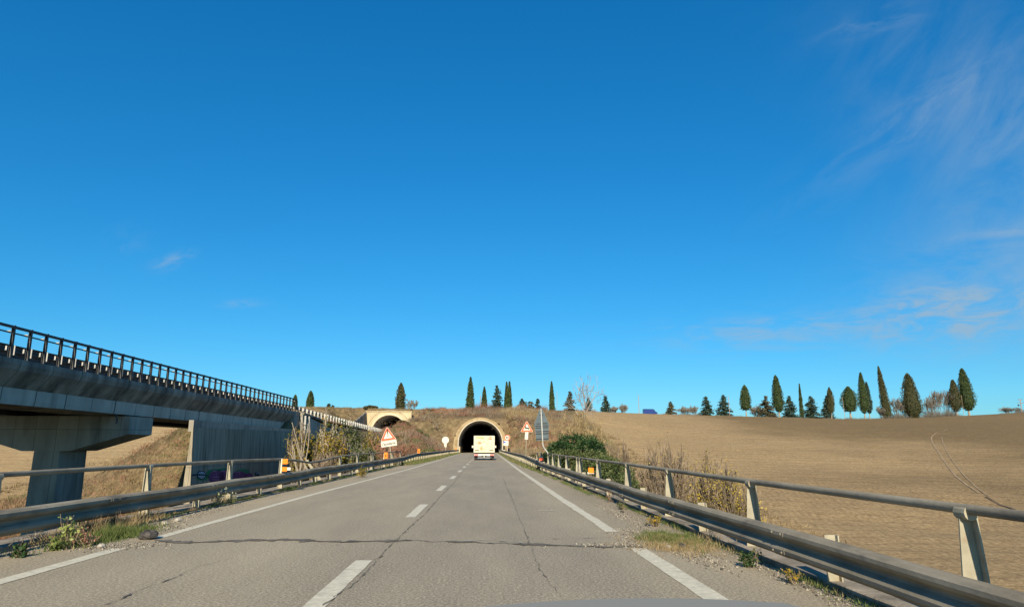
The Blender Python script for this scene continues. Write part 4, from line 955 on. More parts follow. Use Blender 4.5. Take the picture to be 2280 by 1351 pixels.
# ------------------------------------------------------------------ trees
def crown_profile(kind, t):
    """relative radius at height fraction t of the crown"""
    if kind == 'column': return min(1, t*9+0.55)*(1-t**3.2)**0.8*0.96
    if kind == 'spire': return min(1, t*7+0.5)*(1-t)**0.62*1.02
    if kind == 'egg': return (math.sin(math.pi*min(1, t*0.86+0.14))**0.75)*(1-0.15*t)
    if kind == 'drop': return min(1, (t+0.02)*4.2)**0.6*(1-t)**0.55*1.12
    if kind == 'cone': return min(1, (t+0.02)*6)**0.5*(1-t)**0.75
    return 1-t
def cypress(px, ptop, pbot, ptrunk, w, kind, Y, label, m='cypress', lean=0.0, seed=0, group='cypresses along the skyline', tops=None):
    rng = np.random.default_rng(1000+seed+int(px))
    a = at(px, pbot, Y); tp = at(px, ptop, Y); z0 = terrain(a[0], Y)
    s = Y/(F_PX*1.02)
    r = max(w*s/2*1.24, 0.3); zb = a[2] if ptrunk > pbot else min(z0, a[2]); H = tp[2]-zb
    root = empty('cypress', (a[0], Y, z0), label=label, cat='cypress', group=group)
    n = int(900 + 240*r*H/6)
    t = rng.uniform(0, 1, n)**0.9; th = rng.uniform(0, 2*math.pi, n)
    rad = np.array([crown_profile(kind, q) for q in t])*r
    lump = np.array([1+0.24*mn.noise(Vector((math.cos(a_)*1.8, math.sin(a_)*1.8, q*H*0.55+seed)))+0.16*mn.noise(Vector((math.cos(a_)*4.5, math.sin(a_)*4.5, q*H*1.7+seed))) for a_, q in zip(th, t)])
    rr = rad*lump*rng.uniform(0.80, 1.13, n)
    c = np.stack([rr*np.cos(th)+lean*t*H*0.1, rr*np.sin(th), t*H+(zb-z0)], 1)
    V = cards(c, 0.34, rng, aspect=1.6)
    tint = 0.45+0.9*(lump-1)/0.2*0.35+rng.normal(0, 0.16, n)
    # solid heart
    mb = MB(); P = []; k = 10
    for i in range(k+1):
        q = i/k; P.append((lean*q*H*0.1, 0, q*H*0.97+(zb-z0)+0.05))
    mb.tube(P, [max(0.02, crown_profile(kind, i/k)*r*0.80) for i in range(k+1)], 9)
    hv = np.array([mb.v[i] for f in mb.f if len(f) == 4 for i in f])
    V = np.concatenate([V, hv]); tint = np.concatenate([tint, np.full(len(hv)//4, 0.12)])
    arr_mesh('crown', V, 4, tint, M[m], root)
    mb = MB(); mb.tube([(0, 0, -0.8), (lean*0.3, 0, (zb-z0)+H*0.3)], [max(0.16, r*0.16), 0.1], 7); mb.build('trunk', M['paletrunk'] if ptrunk > pbot else M['trunk'], root)
    return root
def conifer(px, ptop, w, Y, label, m='fir', seed=0, ragged=0.5, group='conifers along the skyline'):
    rng = np.random.default_rng(2000+seed+int(px))
    tp = at(px, ptop, Y); z0 = terrain(tp[0], Y); H = tp[2]-z0; r = w*Y/(F_PX*1.02)/2
    root = empty('conifer', (tp[0], Y, z0), label=label, cat='conifer', group=group)
    C = []; T = []
    tiers = max(7, int(H/0.42))
    for i in range(tiers):
        q = (i+rng.uniform(-.2, .2))/tiers; q = min(max(q, 0), 1)
        nb = int(5+4*(1-q))
        for j in range(nb):
            th = rng.uniform(0, 2*math.pi); L = 1.36*r*((1-q)**0.75)*rng.uniform(1-ragged, 1.08)+0.18
            nn = max(5, int(L*12)); f = rng.uniform(0.05, 1, nn)
            droop = -0.28*L*f**1.6 + 0.10*L*f
            x = L*f*math.cos(th)+rng.normal(0, 0.10+0.09*L*f, nn); y = L*f*math.sin(th)+rng.normal(0, 0.10+0.09*L*f, nn)
            z = 0.25+q*(H-0.35)+droop+rng.normal(0, 0.06, nn)
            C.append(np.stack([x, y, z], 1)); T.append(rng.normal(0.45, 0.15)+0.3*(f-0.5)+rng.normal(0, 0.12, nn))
    C = np.concatenate(C); T = np.concatenate(T)
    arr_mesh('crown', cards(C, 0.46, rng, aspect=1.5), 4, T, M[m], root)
    mb = MB(); mb.tube([(0, 0, -0.6), (0, 0, H*0.97)], [max(0.12, H*0.022), 0.03], 6); mb.build('trunk', M['trunk'], root)
    return root
def branch_segs(rng, base, d, L, r, depth, out, spread=0.55, upb=0.25, kids=(3, 5), ratio=0.62):
    p = np.array(base, float); d = d/np.linalg.norm(d); n = 3; pts = [p.copy()]
    for i in range(n):
        d = d+rng.normal(0, 0.13, 3)+np.array([0, 0, upb*0.12]); d /= np.linalg.norm(d); p = p+d*L/n; pts.append(p.copy())
    for i in range(n): out.append((pts[i], pts[i+1], r*(1-0.45*i/n), r*(1-0.45*(i+1)/n), depth))
    if depth <= 0: return
    for k in range(rng.integers(kids[0], kids[1]+1)):
        f = rng.uniform(0.35, 1.0); i = min(int(f*n), n-1); q = pts[i]+(pts[i+1]-pts[i])*(f*n-i)
        nd = d+rng.normal(0, spread, 3)+np.array([0, 0, upb]); branch_segs(rng, q, nd, L*ratio*rng.uniform(0.75, 1.15), r*0.5, depth-1, out, spread, upb, kids, ratio)
def seg_mesh(name, segs, m, parent, rng, rmin=0.0, three=True):
    P0 = np.array([s[0] for s in segs]); P1 = np.array([s[1] for s in segs]); r0 = np.maximum([s[2] for s in segs], rmin); r1 = np.maximum([s[3] for s in segs], rmin)
    d = unit(P1-P0); ref = np.tile([0.31, 0.22, 0.93], (len(d), 1)); u = unit(np.cross(d, ref)); w = np.cross(d, u); Q = []
    for k in range(3):
        a, b_ = 2*math.pi*k/3, 2*math.pi*(k+1)/3
        ua = u*math.cos(a)+w*math.sin(a); ub = u*math.cos(b_)+w*math.sin(b_)
        Q.append(np.stack([P0+ua*r0[:, None], P0+ub*r0[:, None], P1+ub*r1[:, None], P1+ua*r1[:, None]], 1))
    V = np.concatenate(Q).reshape(-1, 3); t = np.tile(rng.uniform(0.2, 0.9, len(segs)), 3)
    return arr_mesh(name, V, 4, t, M[m], parent)
def bare_tree(px, ptop, w, Y, label, m='twig_grey', seed=0, depth=4, rmin=0.028, zbase=None, group='leafless trees', X=None, kids=(3, 5), upb=0.32, name='bare_tree', stems=1, spread=0.5, leaves=None, lsize=0.1, lnum=0, cat='tree', lean=0.0, r0=None, L0=0.42, ratio=0.62):
    rng = np.random.default_rng(3000+seed+int(px))
    tp = at(px, ptop, Y); x = tp[0]; z0 = terrain(x, Y) if zbase is None else zbase; H = tp[2]-z0; W = w*Y/(F_PX*1.02)
    root = empty(name, (x, Y, z0), label=label, cat=cat, group=group)
    segs = []
    for s in range(stems):
        ang = rng.uniform(0, 2*math.pi); rad = 0 if stems == 1 else 0.12*W*rng.uniform(0.3, 1)
        d = np.array([math.cos(ang)*0.12*(stems > 1)*3+lean, math.sin(ang)*0.12*(stems > 1)*3, 1.0])
        branch_segs(rng, (rad*math.cos(ang), rad*math.sin(ang), 0), d, H*L0, (r0 or max(0.03, H*0.016))/(stems**0.4), depth, segs, spread, upb, kids, ratio)
    # fit to the height and width of the real one
    P = np.array([s[1] for s in segs]); sz = H/max(P[:, 2].max(), 0.1); ext = np.percentile(np.abs(P[:, 0]), 97)*2+1e-6; sx = max(0.35, min(2.5, W/ext))
    sc_ = np.array([sx, sx, sz]); segs = [(s[0]*sc_, s[1]*sc_, s[2], s[3], s[4]) for s in segs]
    thick = [s for s in segs if s[4] >= depth-1 and depth > 1]; thin = [s for s in segs if not (s[4] >= depth-1 and depth > 1)]
    seg_mesh('trunk', thick or segs[:3], m if name != 'bare_tree' else m, root, rng, rmin*1.3)
    seg_mesh('twigs', thin, m, root, rng, rmin)
    if leaves:
        tips = np.array([s[1] for s in segs if s[4] <= 1]); idx = rng.integers(0, len(tips), lnum)
        c = tips[idx]+rng.normal(0, lsize*1.6, (lnum, 3)); hn = np.array([mn.noise(Vector(q*0.9)) for q in c])
        arr_mesh('leaves', cards(c, lsize, rng), 4, 0.5+hn*0.8+rng.normal(0, 0.18, lnum), M[leaves], root)
    return root

YT = 287
def YB(px): return lerp_t([(600, 222), (1150, 216), (1300, 250), (1450, 283), (2300, 290)], px)
cyp = [
 (656, 879, 906, 906, 9, 'column', 'narrow cypress seen through the end of the viaduct barrier', 'cypress', 0),
 (690, 870, 907, 907, 13, 'column', 'squat cypress standing alone just right of the viaduct end', 'cypress', 0),
 (891, 852, 912, 912, 18, 'column', 'broad solitary cypress above the upper tunnel portal', 'cypress_brown', 0),
 (1047, 839, 913, 913, 17, 'spire', 'tallest pointed cypress above the main tunnel, left of the others', 'cypress', 0),
 (1078, 861, 913, 913, 12, 'spire', 'short pointed cypress rising out of a reddish thicket above the tunnel', 'cypress', 0),
 (1128, 850, 913, 913, 10, 'spire', 'left one of the twin pointed cypresses above the tunnel', 'cypress', 0),
 (1134.5, 849, 913, 913, 10, 'spire', 'right one of the twin pointed cypresses above the tunnel', 'cypress', 0),
 (1229, 849, 915, 915, 11, 'spire', 'slender pointed cypress directly behind the back-facing signs', 'cypress', 0),
 (1661, 857, 913, 928, 20, 'column', 'blunt bushy cypress with two tips, leftmost of the row over the field', 'cypress', 0),
 (1734, 835, 917, 932, 23, 'drop', 'tall tapering cypress on a pale bare trunk right of a brownish fir', 'cypress', -0.3),
 (1786, 854, 930, 930, 8, 'spire', 'very thin needle-like cypress against a spreading dark fir', 'cypress', 0),
 (1851, 862, 918, 930, 14, 'egg', 'small ragged cypress touching a dark fir on its left', 'cypress_brown', 0),
 (1893, 860, 916, 930, 31, 'egg', 'round egg-shaped cypress on a pale trunk', 'cypress', 0),
 (1925, 829, 920, 930, 18, 'drop', 'tall narrow cypress with a darker one tucked behind its right side', 'cypress', 0),
 (1936, 850, 920, 930, 13, 'drop', 'dark shaded cypress behind the right side of a taller one', 'fir', 0),
 (1974, 815, 926, 926, 19, 'spire', 'tallest and sharpest cypress on the skyline, leaning left at its tip', 'cypress_brown', -0.75),
 (2033, 831, 926, 926, 38, 'drop', 'widest conical cypress, browned at its foot', 'cypress_brown', -0.3),
 (2130, 845, 916, 926, 22, 'drop', 'medium brownish cypress directly left of the last big one', 'cypress_brown', 0),
 (2156, 820, 914, 924, 30, 'drop', 'big club-shaped cypress at the right end of the row', 'cypress', -0.35),
]
for i, (px, pt, pb, ptk, w, kd, lab, m_, ln) in enumerate(cyp):
    cypress(px+(ln*-3), pt, pb, ptk, w, kd, YB(px)+(3 if px == 1936 else 0), lab, m_, lean=ln, seed=i*13)
con = [
 (733, 897, 8, 'tiny dark conifer on the skyline between the viaduct and upper portal', 'fir'),
 (741, 901, 5, 'tiniest conifer on the skyline, just right of another tiny one', 'fir'),
 (1107, 856, 26, 'shaggy tall cedar above the tunnel between cypresses', 'fir'),
 (1163, 885, 26, 'low spreading pine right of the twin cypresses', 'fir'),
 (1181, 891, 22, 'low rounded brownish pine beside a spreading pine', 'fir_brown'),
 (1197, 885, 15, 'small neat fir left of the slender cypress behind the signs', 'fir'),
 (1269, 869, 25, 'grey-brown fir tangled in pale twigs, left of the bare tree', 'fir_brown'),
 (1310, 884, 18, 'small fir directly behind the tall bare tree', 'fir'),
 (1348, 879, 23, 'neat dark fir alone on the skyline right of the bare tree', 'fir'),
 (1493, 892, 26, 'thin brownish fir right of the blue van', 'fir_brown'),
 (1571, 880, 30, 'dark irregular fir between low thickets, two right of the van', 'fir'),
 (1610, 877, 36, 'dark ragged fir next to a wooden pole', 'fir'),
 (1703, 879, 42, 'brownish spreading fir left of the tall tapering cypress', 'fir_brown'),
 (1756, 879, 32, 'dark fir right of the tall tapering cypress', 'fir'),
 (1804, 880, 36, 'wide dark fir right of the needle-thin cypress', 'fir'),
 (1838, 879, 26, 'dark fir leaning against a small ragged cypress', 'fir'),
]
for i, (px, pt, w, lab, m_) in enumerate(con): conifer(px, pt, w, YB(px)+(2 if i % 2 else -1), lab, m_, seed=i*7)

bt = [
 (919, 887, 26, 'small round bare tree right of the broad solitary cypress', 'twig_grey', 4),
 (1386, 897, 20, 'low bare tree between the neat fir and a tall pole', 'twig_grey', 3),
 (1367, 902, 18, 'lowest bare bush right of the neat fir', 'twig_grey', 3),
 (1523, 902, 26, 'left one of two bare bushes right of the van', 'twig_grey', 3),
 (1545, 901, 24, 'right one of two bare bushes right of the van', 'twig_grey', 3),
 (1682, 899, 22, 'bare bush right of the two-tipped cypress', 'twig_grey', 3),
 (1962, 900, 26, 'bare shrub at the foot of the sharpest cypress', 'twig_grey', 3),
 (1992, 882, 30, 'bare tree between the sharpest and the widest cypress', 'twig_grey', 4),
 (2008, 884, 22, 'second bare tree left of the widest cypress', 'twig_grey', 4),
 (2066, 882, 26, 'bare tree touching the right side of the widest cypress', 'twig_grey', 4),
 (2080, 867, 30, 'tall pale bare tree right of the widest cypress', 'twig_grey', 4),
 (2102, 867, 26, 'tall bare tree midway between the widest and the medium cypress', 'twig_grey', 4),
 (2119, 864, 18, 'thin bare tree left of the medium brownish cypress', 'twig_grey', 4),
 (2252, 904, 40, 'low bare bush left of the cross-armed power pole', 'twig_grey', 3),
]
for i, (px, pt, w, lab, m_, dp) in enumerate(bt): bare_tree(px, pt, w, YB(px)+1+(i % 3), lab, m_, seed=i*11, depth=3 if dp == 3 else 4, rmin=0.026, group='leafless trees along the skyline', stems=14 if dp == 3 else 7, kids=(4, 6) if dp == 3 else (3, 5), L0=0.55 if dp == 3 else 0.34, spread=0.45, upb=0.5)
# low thicket along the skyline: stuff
scatter_later = None
def hedge_stuff(name, spans, m, hgt, n_per, seed, Yf=None, width=0.075):
    rng = np.random.default_rng(seed); B = []; D = []; Ln = []; T = []
    for (p0, p1, h) in spans:
        k = int((p1-p0)*n_per*1.8)
        for px in rng.uniform(p0, p1, k):
            Y = YB(px)+rng.uniform(-2, 5); x = at(px, 920, Y)[0]; z = terrain(x, Y)
            q = 14; hh = h*(0.55+0.9*abs(mn.noise(Vector((px*0.11, seed, 0)))))
            B.append(np.tile([x, Y, z-0.1], (q, 1))+rng.normal(0, 0.3, (q, 3))*[1, 1, 0])
            d = rng.normal(0, 0.45, (q, 3)); d[:, 2] = 1; D.append(unit(d)); Ln.append(hh*rng.uniform(0.4, 1.1, q)); T.append(np.clip(rng.normal(0.4, 0.25, q), 0, 1))
    arr = blades(np.concatenate(B), np.concatenate(D), np.concatenate(Ln), width, rng)
    return tag(arr_mesh(name, arr, 3, np.concatenate(T), M[m]), kind='stuff')
tag(hedge_stuff('skyline_thicket', [(1475, 1560, 2.2), (1590, 1650, 1.6), (1680, 1730, 2.4), (1740, 1960, 1.8), (1960, 2140, 3.2), (1982, 2014, 5.0), (2060, 2124, 6.2), (2225, 2290, 2.2), (1355, 1400, 1.6)], 'twig_grey', 2, 1.3, 31), label='greyish leafless undergrowth along the skyline of the field', cat='undergrowth')
tag(hedge_stuff('skyline_reddish_thicket', [(1060, 1112, 5.0), (1140, 1215, 3.6), (1255, 1330, 2.6)], 'twig_red', 2, 2.2, 32), label='reddish brush on the crest above the tunnel', cat='undergrowth')
tag(hedge_stuff('skyline_grass', [(1900, 2200, 1.0), (1780, 1900, 0.6), (700, 1060, 0.5)], 'drygrass', 2, 1.6, 33, width=0.08), label='dry grass fringe on the skyline', cat='grass')

# poles on the skyline
def pole(px, ptop, label, m='wood', r=0.10, lean=0.0, cross=False, Y=None):
    Y = Y or YB(px)-1; tp = at(px, ptop, Y); z0 = terrain(tp[0], Y)
    o = empty('utility_pole', (tp[0], Y, z0), label=label, cat='pole', group='poles along the skyline')
    mb = MB(); mb.tube([(0, 0, -0.5), (lean, 0, tp[2]-z0)], [r*1.2, r], 8); mb.build('shaft', M[m], o)
    if cross:
        for q, w_ in ((0.4, 0.9), (1.8, 1.3)):
            mb = MB(); mb.box(-w_, w_, -0.06, 0.06, tp[2]-z0-q-0.07, tp[2]-z0-q+0.07); mb.build('crossarm', M['wood'], o)
            for sx in (-w_*0.9, w_*0.9, 0.3): 
                mb = MB(); mb.tube([(sx, -0.1, tp[2]-z0-q+0.07), (sx, -0.1, tp[2]-z0-q+0.35)], 0.07, 6); mb.build('insulator', M['black'], o)
        mb = MB(); mb.box(-1.3, -0.9, -0.2, 0.2, tp[2]-z0-3.0, tp[2]-z0-2.4); mb.box(-0.95, 0, -0.04, 0.04, tp[2]-z0-2.5, tp[2]-z0-2.42); mb.build('switch_box', M['black'], o)
pole(1070, 880, 'pinkish pole beside the short cypress above the tunnel')
pole(1240, 873, 'thin pale pole right of the slender cypress behind the signs', r=0.06)
pole(1421.5, 879, 'lone tall pole left of the blue van')
pole(1622, 882, 'wooden pole in front of a dark ragged fir')
pole(1877, 884, 'thin leaning pole left of the egg-shaped cypress', r=0.08, lean=-0.3)
pole(2140.5, 880, 'pole squeezed between the last two cypresses', r=0.07)
pole(2271, 888, 'power pole with two crossarms at the far right', r=0.14, cross=True)

# ------------------------------------------------------------------ the tall pale bare tree and the shrubs near the bridge
rt = at(1294, 985, 118); rz0 = terrain(rt[0], 118); rng_ = np.random.default_rng(77)
tree_ = empty('bare_tree', (rt[0], 118, rz0), label='tall pale leafless tree rising above the crest right of the back-facing signs', cat='tree', group='leafless trees')
limbs = [([(1292, 1000), (1296, 960), (1301, 930), (1303, 905), (1300, 885), (1297, 866), (1300, 852)], 0.16), ([(1301, 915), (1292, 893), (1288, 876), (1292, 860)], 0.09), ([(1303, 922), (1313, 902), (1322, 886), (1328, 872)], 0.10),
         ([(1300, 886), (1306, 870), (1310, 856)], 0.06), ([(1322, 886), (1330, 880), (1336, 866)], 0.05), ([(1303, 908), (1312, 888), (1316, 872), (1321, 862)], 0.06), ([(1297, 940), (1286, 922), (1279, 908)], 0.06), ([(1300, 930), (1316, 916), (1326, 908)], 0.06), ([(1293, 895), (1283, 884), (1281, 872)], 0.05)]
big_, small_ = [], []
for P_, r_ in limbs:
    dy = rng_.uniform(-2, 2); n_ = len(P_); Q_ = []
    for k_, (a_, b_) in enumerate(P_):
        w_ = at(a_, b_, 118+dy*k_/n_); Q_.append(np.array([w_[0]-rt[0], w_[1]-118, w_[2]-rz0]))
    for k_ in range(n_-1):
        big_.append((Q_[k_], Q_[k_+1], r_*(1-0.7*k_/n_), r_*(1-0.7*(k_+1)/n_), 3))
        if k_ >= (2 if r_ > 0.15 else 0):
            for _ in range(2):
                f_ = rng_.uniform(0, 1); branch_segs(rng_, Q_[k_]*(1-f_)+Q_[k_+1]*f_, rng_.normal(0, 0.7, 3)+np.array([0, 0, 0.7]), rng_.uniform(0.9, 1.9), 0.03, 2, small_, 0.5, 0.3, (2, 4), 0.62)
seg_mesh('trunk', big_, 'bare_pale', tree_, rng_, 0.03); seg_mesh('twigs', small_, 'bare_pale', tree_, rng_, 0.012)
bare_tree(1280, 905, 62, 98, 'wide tangled golden-brown bush behind the green ivy', 'twig_gold', seed=6, depth=4, rmin=0.02, stems=7, name='bare_shrub', cat='shrub', group='bare shrubs below the right side of the bridge')
bare_tree(1325, 925, 34, 90, 'straw-coloured bare bush at the left corner of the ploughed field', 'twig_gold', seed=7, depth=4, rmin=0.02, stems=6, name='bare_shrub', cat='shrub', group='bare shrubs below the right side of the bridge')
bare_tree(1383, 972, 50, 60, 'short brown leafless shrub right of the ivy', 'twig', seed=8, depth=4, rmin=0.010, stems=14, name='bare_shrub', cat='shrub', group='bare shrubs below the right side of the bridge', upb=0.5, spread=0.35)
bare_tree(1466, 966, 135, 40, 'tall feathery brown shrub behind the handrail, middle of the three by the field', 'twig', seed=9, depth=4, rmin=0.011, stems=26, name='bare_shrub', cat='shrub', group='bare shrubs below the right side of the bridge', upb=0.4, spread=0.55, leaves='yellow', lsize=0.07, lnum=2500)
bare_tree(1425, 1052, 60, 24, 'grey-green twiggy shrub just behind the guardrail left of the yellow one', 'twig_grey', seed=10, depth=4, rmin=0.006, stems=18, name='bare_shrub', cat='shrub', group='bare shrubs below the right side of the bridge', upb=0.5, leaves='bramble', lsize=0.05, lnum=4500)
bare_tree(1600, 1001, 140, 26, 'yellow-leaved bushy shrub behind the handrail beside the field', 'twig', seed=12, depth=4, rmin=0.008, stems=34, name='bare_shrub', cat='shrub', group='bare shrubs below the right side of the bridge', upb=0.35, spread=0.55, leaves='yellow', lsize=0.075, lnum=17000)
bare_tree(1335, 985, 40, 50, 'thin reddish twigs growing out of the ivy', 'twig_red', seed=14, depth=4, rmin=0.01, stems=6, name='bare_shrub', cat='shrub', group='bare shrubs below the right side of the bridge', upb=0.5)

def leafy_bush(name, label, ells, n, size, m, seed, group=None, cat='bush', hollow=0.72, bmat='trunk', world=False):
    """ells: list of (px, py, Y, rx, ry, rz) ellipsoids in metres"""
    rng = np.random.default_rng(seed); C = []; T = []; cen = []
    for (px, py, Y, rx, ry, rz) in ells: cen.append(((px, py, Y) if world else at(px, py, Y), rx, ry, rz))
    bx, by = cen[0][0][0], cen[0][0][1]; zb = terrain(bx, by)
    root = empty(name, (bx, by, zb), label=label, cat=cat, group=group)
    vol = sum(rx*rz for _, rx, ry, rz in cen)
    for (c, rx, ry, rz) in cen:
        k = int(n*rx*rz/vol); d = unit(rng.normal(size=(k, 3))); rr = rng.uniform(hollow, 1.05, k)**0.7
        lum = np.array([mn.noise(Vector(q*3.1)+Vector(c)) for q in d]); lum2 = np.array([mn.noise(Vector(q*8)+Vector(c)) for q in d])
        rr = rr*(1+0.28*lum+0.18*lum2)
        C.append(d*rr[:, None]*[rx, ry, rz]+np.array(c)-[bx, by, zb]); T.append(0.45+0.7*lum+0.5*lum2+rng.normal(0, 0.18, k))
    C = np.concatenate(C); T = np.concatenate(T)
    arr_mesh('foliage', cards(C, size, rng, up=0.3), 4, T, M[m], root)
    mb = MB()
    for (c, rx, ry, rz) in cen:
        q = (c[0]-bx, c[1]-by, c[2]-zb); mb.tube([(q[0]*0.6, q[1]*0.6, -0.5), (q[0], q[1], q[2])], [0.12, 0.05], 6)
        for k in range(5):
            a = rng.uniform(0, 2*math.pi); mb.tube([(q[0], q[1], q[2]-rz*0.5), (q[0]+rx*0.8*math.cos(a), q[1]+ry*0.8*math.sin(a), q[2]+rz*0.5*rng.uniform(-.2, 1))], [0.05, 0.015], 5)
    mb.build('branches', M[bmat], root)
    return root
leafy_bush('ivy_bush', 'dark green ivy mound behind the right handrail, below the bare tree', [(1283, 1000, 44, 1.55, 1.3, 0.95), (1250, 1010, 43, 0.9, 1, 0.75), (1315, 1006, 42, 0.9, 1, 0.8)], 9500, 0.115, 'ivy', 41, 'green bushes by the right handrail')
leafy_bush('bramble_bush', 'lighter green bramble bank sloping down right of the ivy mound', [(1270, 1052, 41, 2.0, 1.5, 1.35), (1325, 1047, 40, 1.4, 1.3, 1.05), (1340, 1050, 33, 1.0, 1.1, 0.8), (1375, 1066, 31, 0.8, 1.0, 0.75), (1320, 1075, 32, 1.3, 1.2, 1.0), (1370, 1100, 29, 1.1, 1, 0.9), (1395, 1095, 27, 0.45, 0.8, 0.6)], 19000, 0.10, 'bramble', 42, 'green bushes by the right handrail')
leafy_bush('ivy_bush', 'small patch of green leaves under the cranked sign pole', [(1217, 1030, 46, 0.45, 0.6, 0.6)], 900, 0.13, 'ivy', 43, 'green bushes by the right handrail')
# bushes on the cuttings
hill = [
 (933, 927, 150, 1.6, 0.9, 'bramble', 'round olive bush on the slope right of the upper portal'),
 (903, 940, 160, 1.2, 0.7, 'cypress_brown', 'small brownish bush under the right corner of the upper portal'),
 (826, 913, 210, 1.5, 0.7, 'cypress_brown', 'dark low bush on top of the upper portal'),
 (756, 925, 190, 2.0, 0.9, 'bramble', 'olive bush on the hillside left of the upper portal'),
 (965, 1000, 118, 1.6, 0.7, 'grass', 'bright green bush at the foot of the slope by the round sign'),
 (1205, 975, 75, 1.0, 0.9, 'cypress_brown', 'brown leafy bush between the deer sign and the back-facing signs'),
]
for i, (px, py, Y, rx, rz, m_, lab) in enumerate(hill):
    rr_ = random.Random(i); x0, _, _ = at(px, py, Y); E = []
    for k in range(6):
        ex, ey = rr_.uniform(-0.9, 0.9)*rx, rr_.uniform(-0.6, 0.6)*rx; f = rr_.uniform(0.45, 0.8)
        z = terrain(x0+ex, Y+ey)+rz*0.45*rr_.uniform(0.6, 1.3); q = CAM; 
        E.append((x0+ex, Y+ey, z, rx*f, rx*f*0.8, rz*f))
    leafy_bush('hillside_bush', lab, E, 2200, 0.30, m_, 60+i, 'bushes on the hillsides', world=True)

# saplings with yellow leaves in front of the retaining wall, left
sp = [
 (672, 935, 34, 60, 'autumn', 'twig', 1300, 'yellow-green sapling nearest the viaduct end'),
 (705, 950, 40, 62, 'autumn', 'twig', 1700, 'yellow-green sapling second from the viaduct end'),
 (735, 908, 46, 66, 'autumn', 'stems', 3000, 'tallest yellow-leaved sapling in front of the retaining wall'),
 (752, 960, 30, 64, 'autumn', 'twig', 1300, 'orange-leaved sapling just right of the tallest yellow one'),
 (790, 925, 50, 74, 'bramble', 'twig_grey', 3000, 'dark green tall bush over the retaining wall coping'),
 (783, 975, 40, 66, None, 'twig_grey', 0, 'grey leafless sapling under the dark green tall bush'),
 (828, 962, 44, 74, 'autumn', 'twig_gold', 2000, 'orange-brown bush between the dark green bush and the tilted sign'),
 (812, 985, 50, 66, 'bramble', 'twig_grey', 1500, 'low green and grey bush behind the far handrail posts'),
 (855, 975, 50, 72, None, 'twig_red', 0, 'reddish leafless bush directly left of the tilted sign pole'),
 (905, 985, 60, 80, None, 'twig_red', 0, 'reddish leafless bush directly right of the tilted sign pole'),
 (720, 1000, 60, 58, None, 'twig', 0, 'straw-coloured undergrowth behind the dented handrail'),
 (845, 958, 60, 92, 'cypress_brown', 'twig', 1500, 'brown bank bush below the upper guardrail'),
]
for i, (px, pt, w, Y, lf, tw, ln, lab) in enumerate(sp):
    bare_tree(px, pt, w, Y, lab, tw, seed=40+i*3, depth=4, rmin=0.014, stems=5 if lf else 8, name='sapling', cat='sapling', group='saplings left of the bridge', upb=0.6, spread=0.36,
              leaves=lf, lsize=0.20 if Y > 62 else 0.17, lnum=ln, r0=0.06)
# cut pale stems leaning by the dented handrail
st = empty('dead_stems', (at(675, 1050, 50)[0], 50, -0.9), label='bundle of pale dead branches sticking up behind the dented handrail', cat='branches')
bx, by, bz = st.location
sticks = [[(694, 1060), (668, 1015), (655, 975), (650, 985)], [(686, 1055), (672, 1020), (650, 940)], [(668, 1052), (676, 1000), (684, 958), (668, 945)], [(676, 1052), (686, 995), (690, 940)],
          [(660, 1048), (655, 1000), (649, 985)], [(696, 1050), (682, 1022), (672, 1008)], [(668, 1050), (672, 985), (668, 938), (655, 955)], [(664, 1048), (648, 1012), (640, 1005)], [(662, 1052), (652, 1010), (650, 985)]]
for i, sk in enumerate(sticks):
    mb = MB(); P = [Vector(at(a, c, 49+0.35*i)) for a, c in sk]; mb.tube([(q.x-bx, q.y-by, q.z-bz) for q in P], [0.042, 0.033, 0.024, 0.016][:len(P)], 6); mb.build('branch', M['deadwood'], st)

# ------------------------------------------------------------------ ground cover (stuff)
def scatter_blades(name, area, n, q, hlo, hhi, width, m, seed, spread=0.5, dens=None, label=None, cat=None, rad=0.25, tb=0.45):
    rng = np.random.default_rng(seed); B = []; D = []; Ln = []; T = []; cnt = 0; tries = 0
    while cnt < n and tries < n*12:
        tries += 1
        x = rng.uniform(area[0], area[1]); y = rng.uniform(area[2], area[3])
        pr__ = dens(x, y) if dens else 1
        if rng.uniform() > pr__: continue
        z = terrain(x, y); cnt += 1
        h = rng.uniform(hlo, hhi)*(0.6+0.8*abs(mn.noise(Vector((x*0.12, y*0.12, seed)))))
        B.append(np.tile([x, y, z-0.05], (q, 1))+rng.normal(0, rad, (q, 3))*[1, 1, 0])
        d = rng.normal(0, spread, (q, 3)); d[:, 2] = 1; D.append(unit(d)); Ln.append(h*rng.uniform(0.5, 1.1, q))
        T.append(np.clip(tb+rng.normal(0, 0.12)+0.6*mn.noise(Vector((x*0.15, y*0.15, seed+5)))+rng.normal(0, 0.16, q), 0, 1))
    V = blades(np.concatenate(B), np.concatenate(D), np.concatenate(Ln), width, rng)
    return tag(arr_mesh(name, V, 3, np.concatenate(T), M[m]), kind='stuff', label=label, cat=cat)
def on_slope(x, y):
    if -34.5 < x < (-20.3 if y < 150 else -19.2) and 60 < y < 206: return 0
    if y > 163 and abs(x-TUN_X) < 6.6 and terrain(x, y) < 8.9: return 0
    if x > float(np.interp(y, [50, 165, 166], [4.4, 6.2, 0])) or x < float(np.interp(y, [50, 165, 166], [-7.0, -6.8, 0])) or y > 166:
        return 1
    return 0
def band(lo, hi, k=0.05, s=0):
    return lambda x, y: on_slope(x, y)*(1 if lo < mn.noise(Vector((x*k, y*k, s))) < hi else 0.12)
scatter_blades('dry_grass', (-60, 30, 56, 214), 6500, 9, 0.4, 1.0, 0.09, 'drygrass', 71, 0.5, dens=on_slope, label='dry straw-coloured grass on the slopes round the tunnels', cat='grass', rad=0.35, tb=0.2)
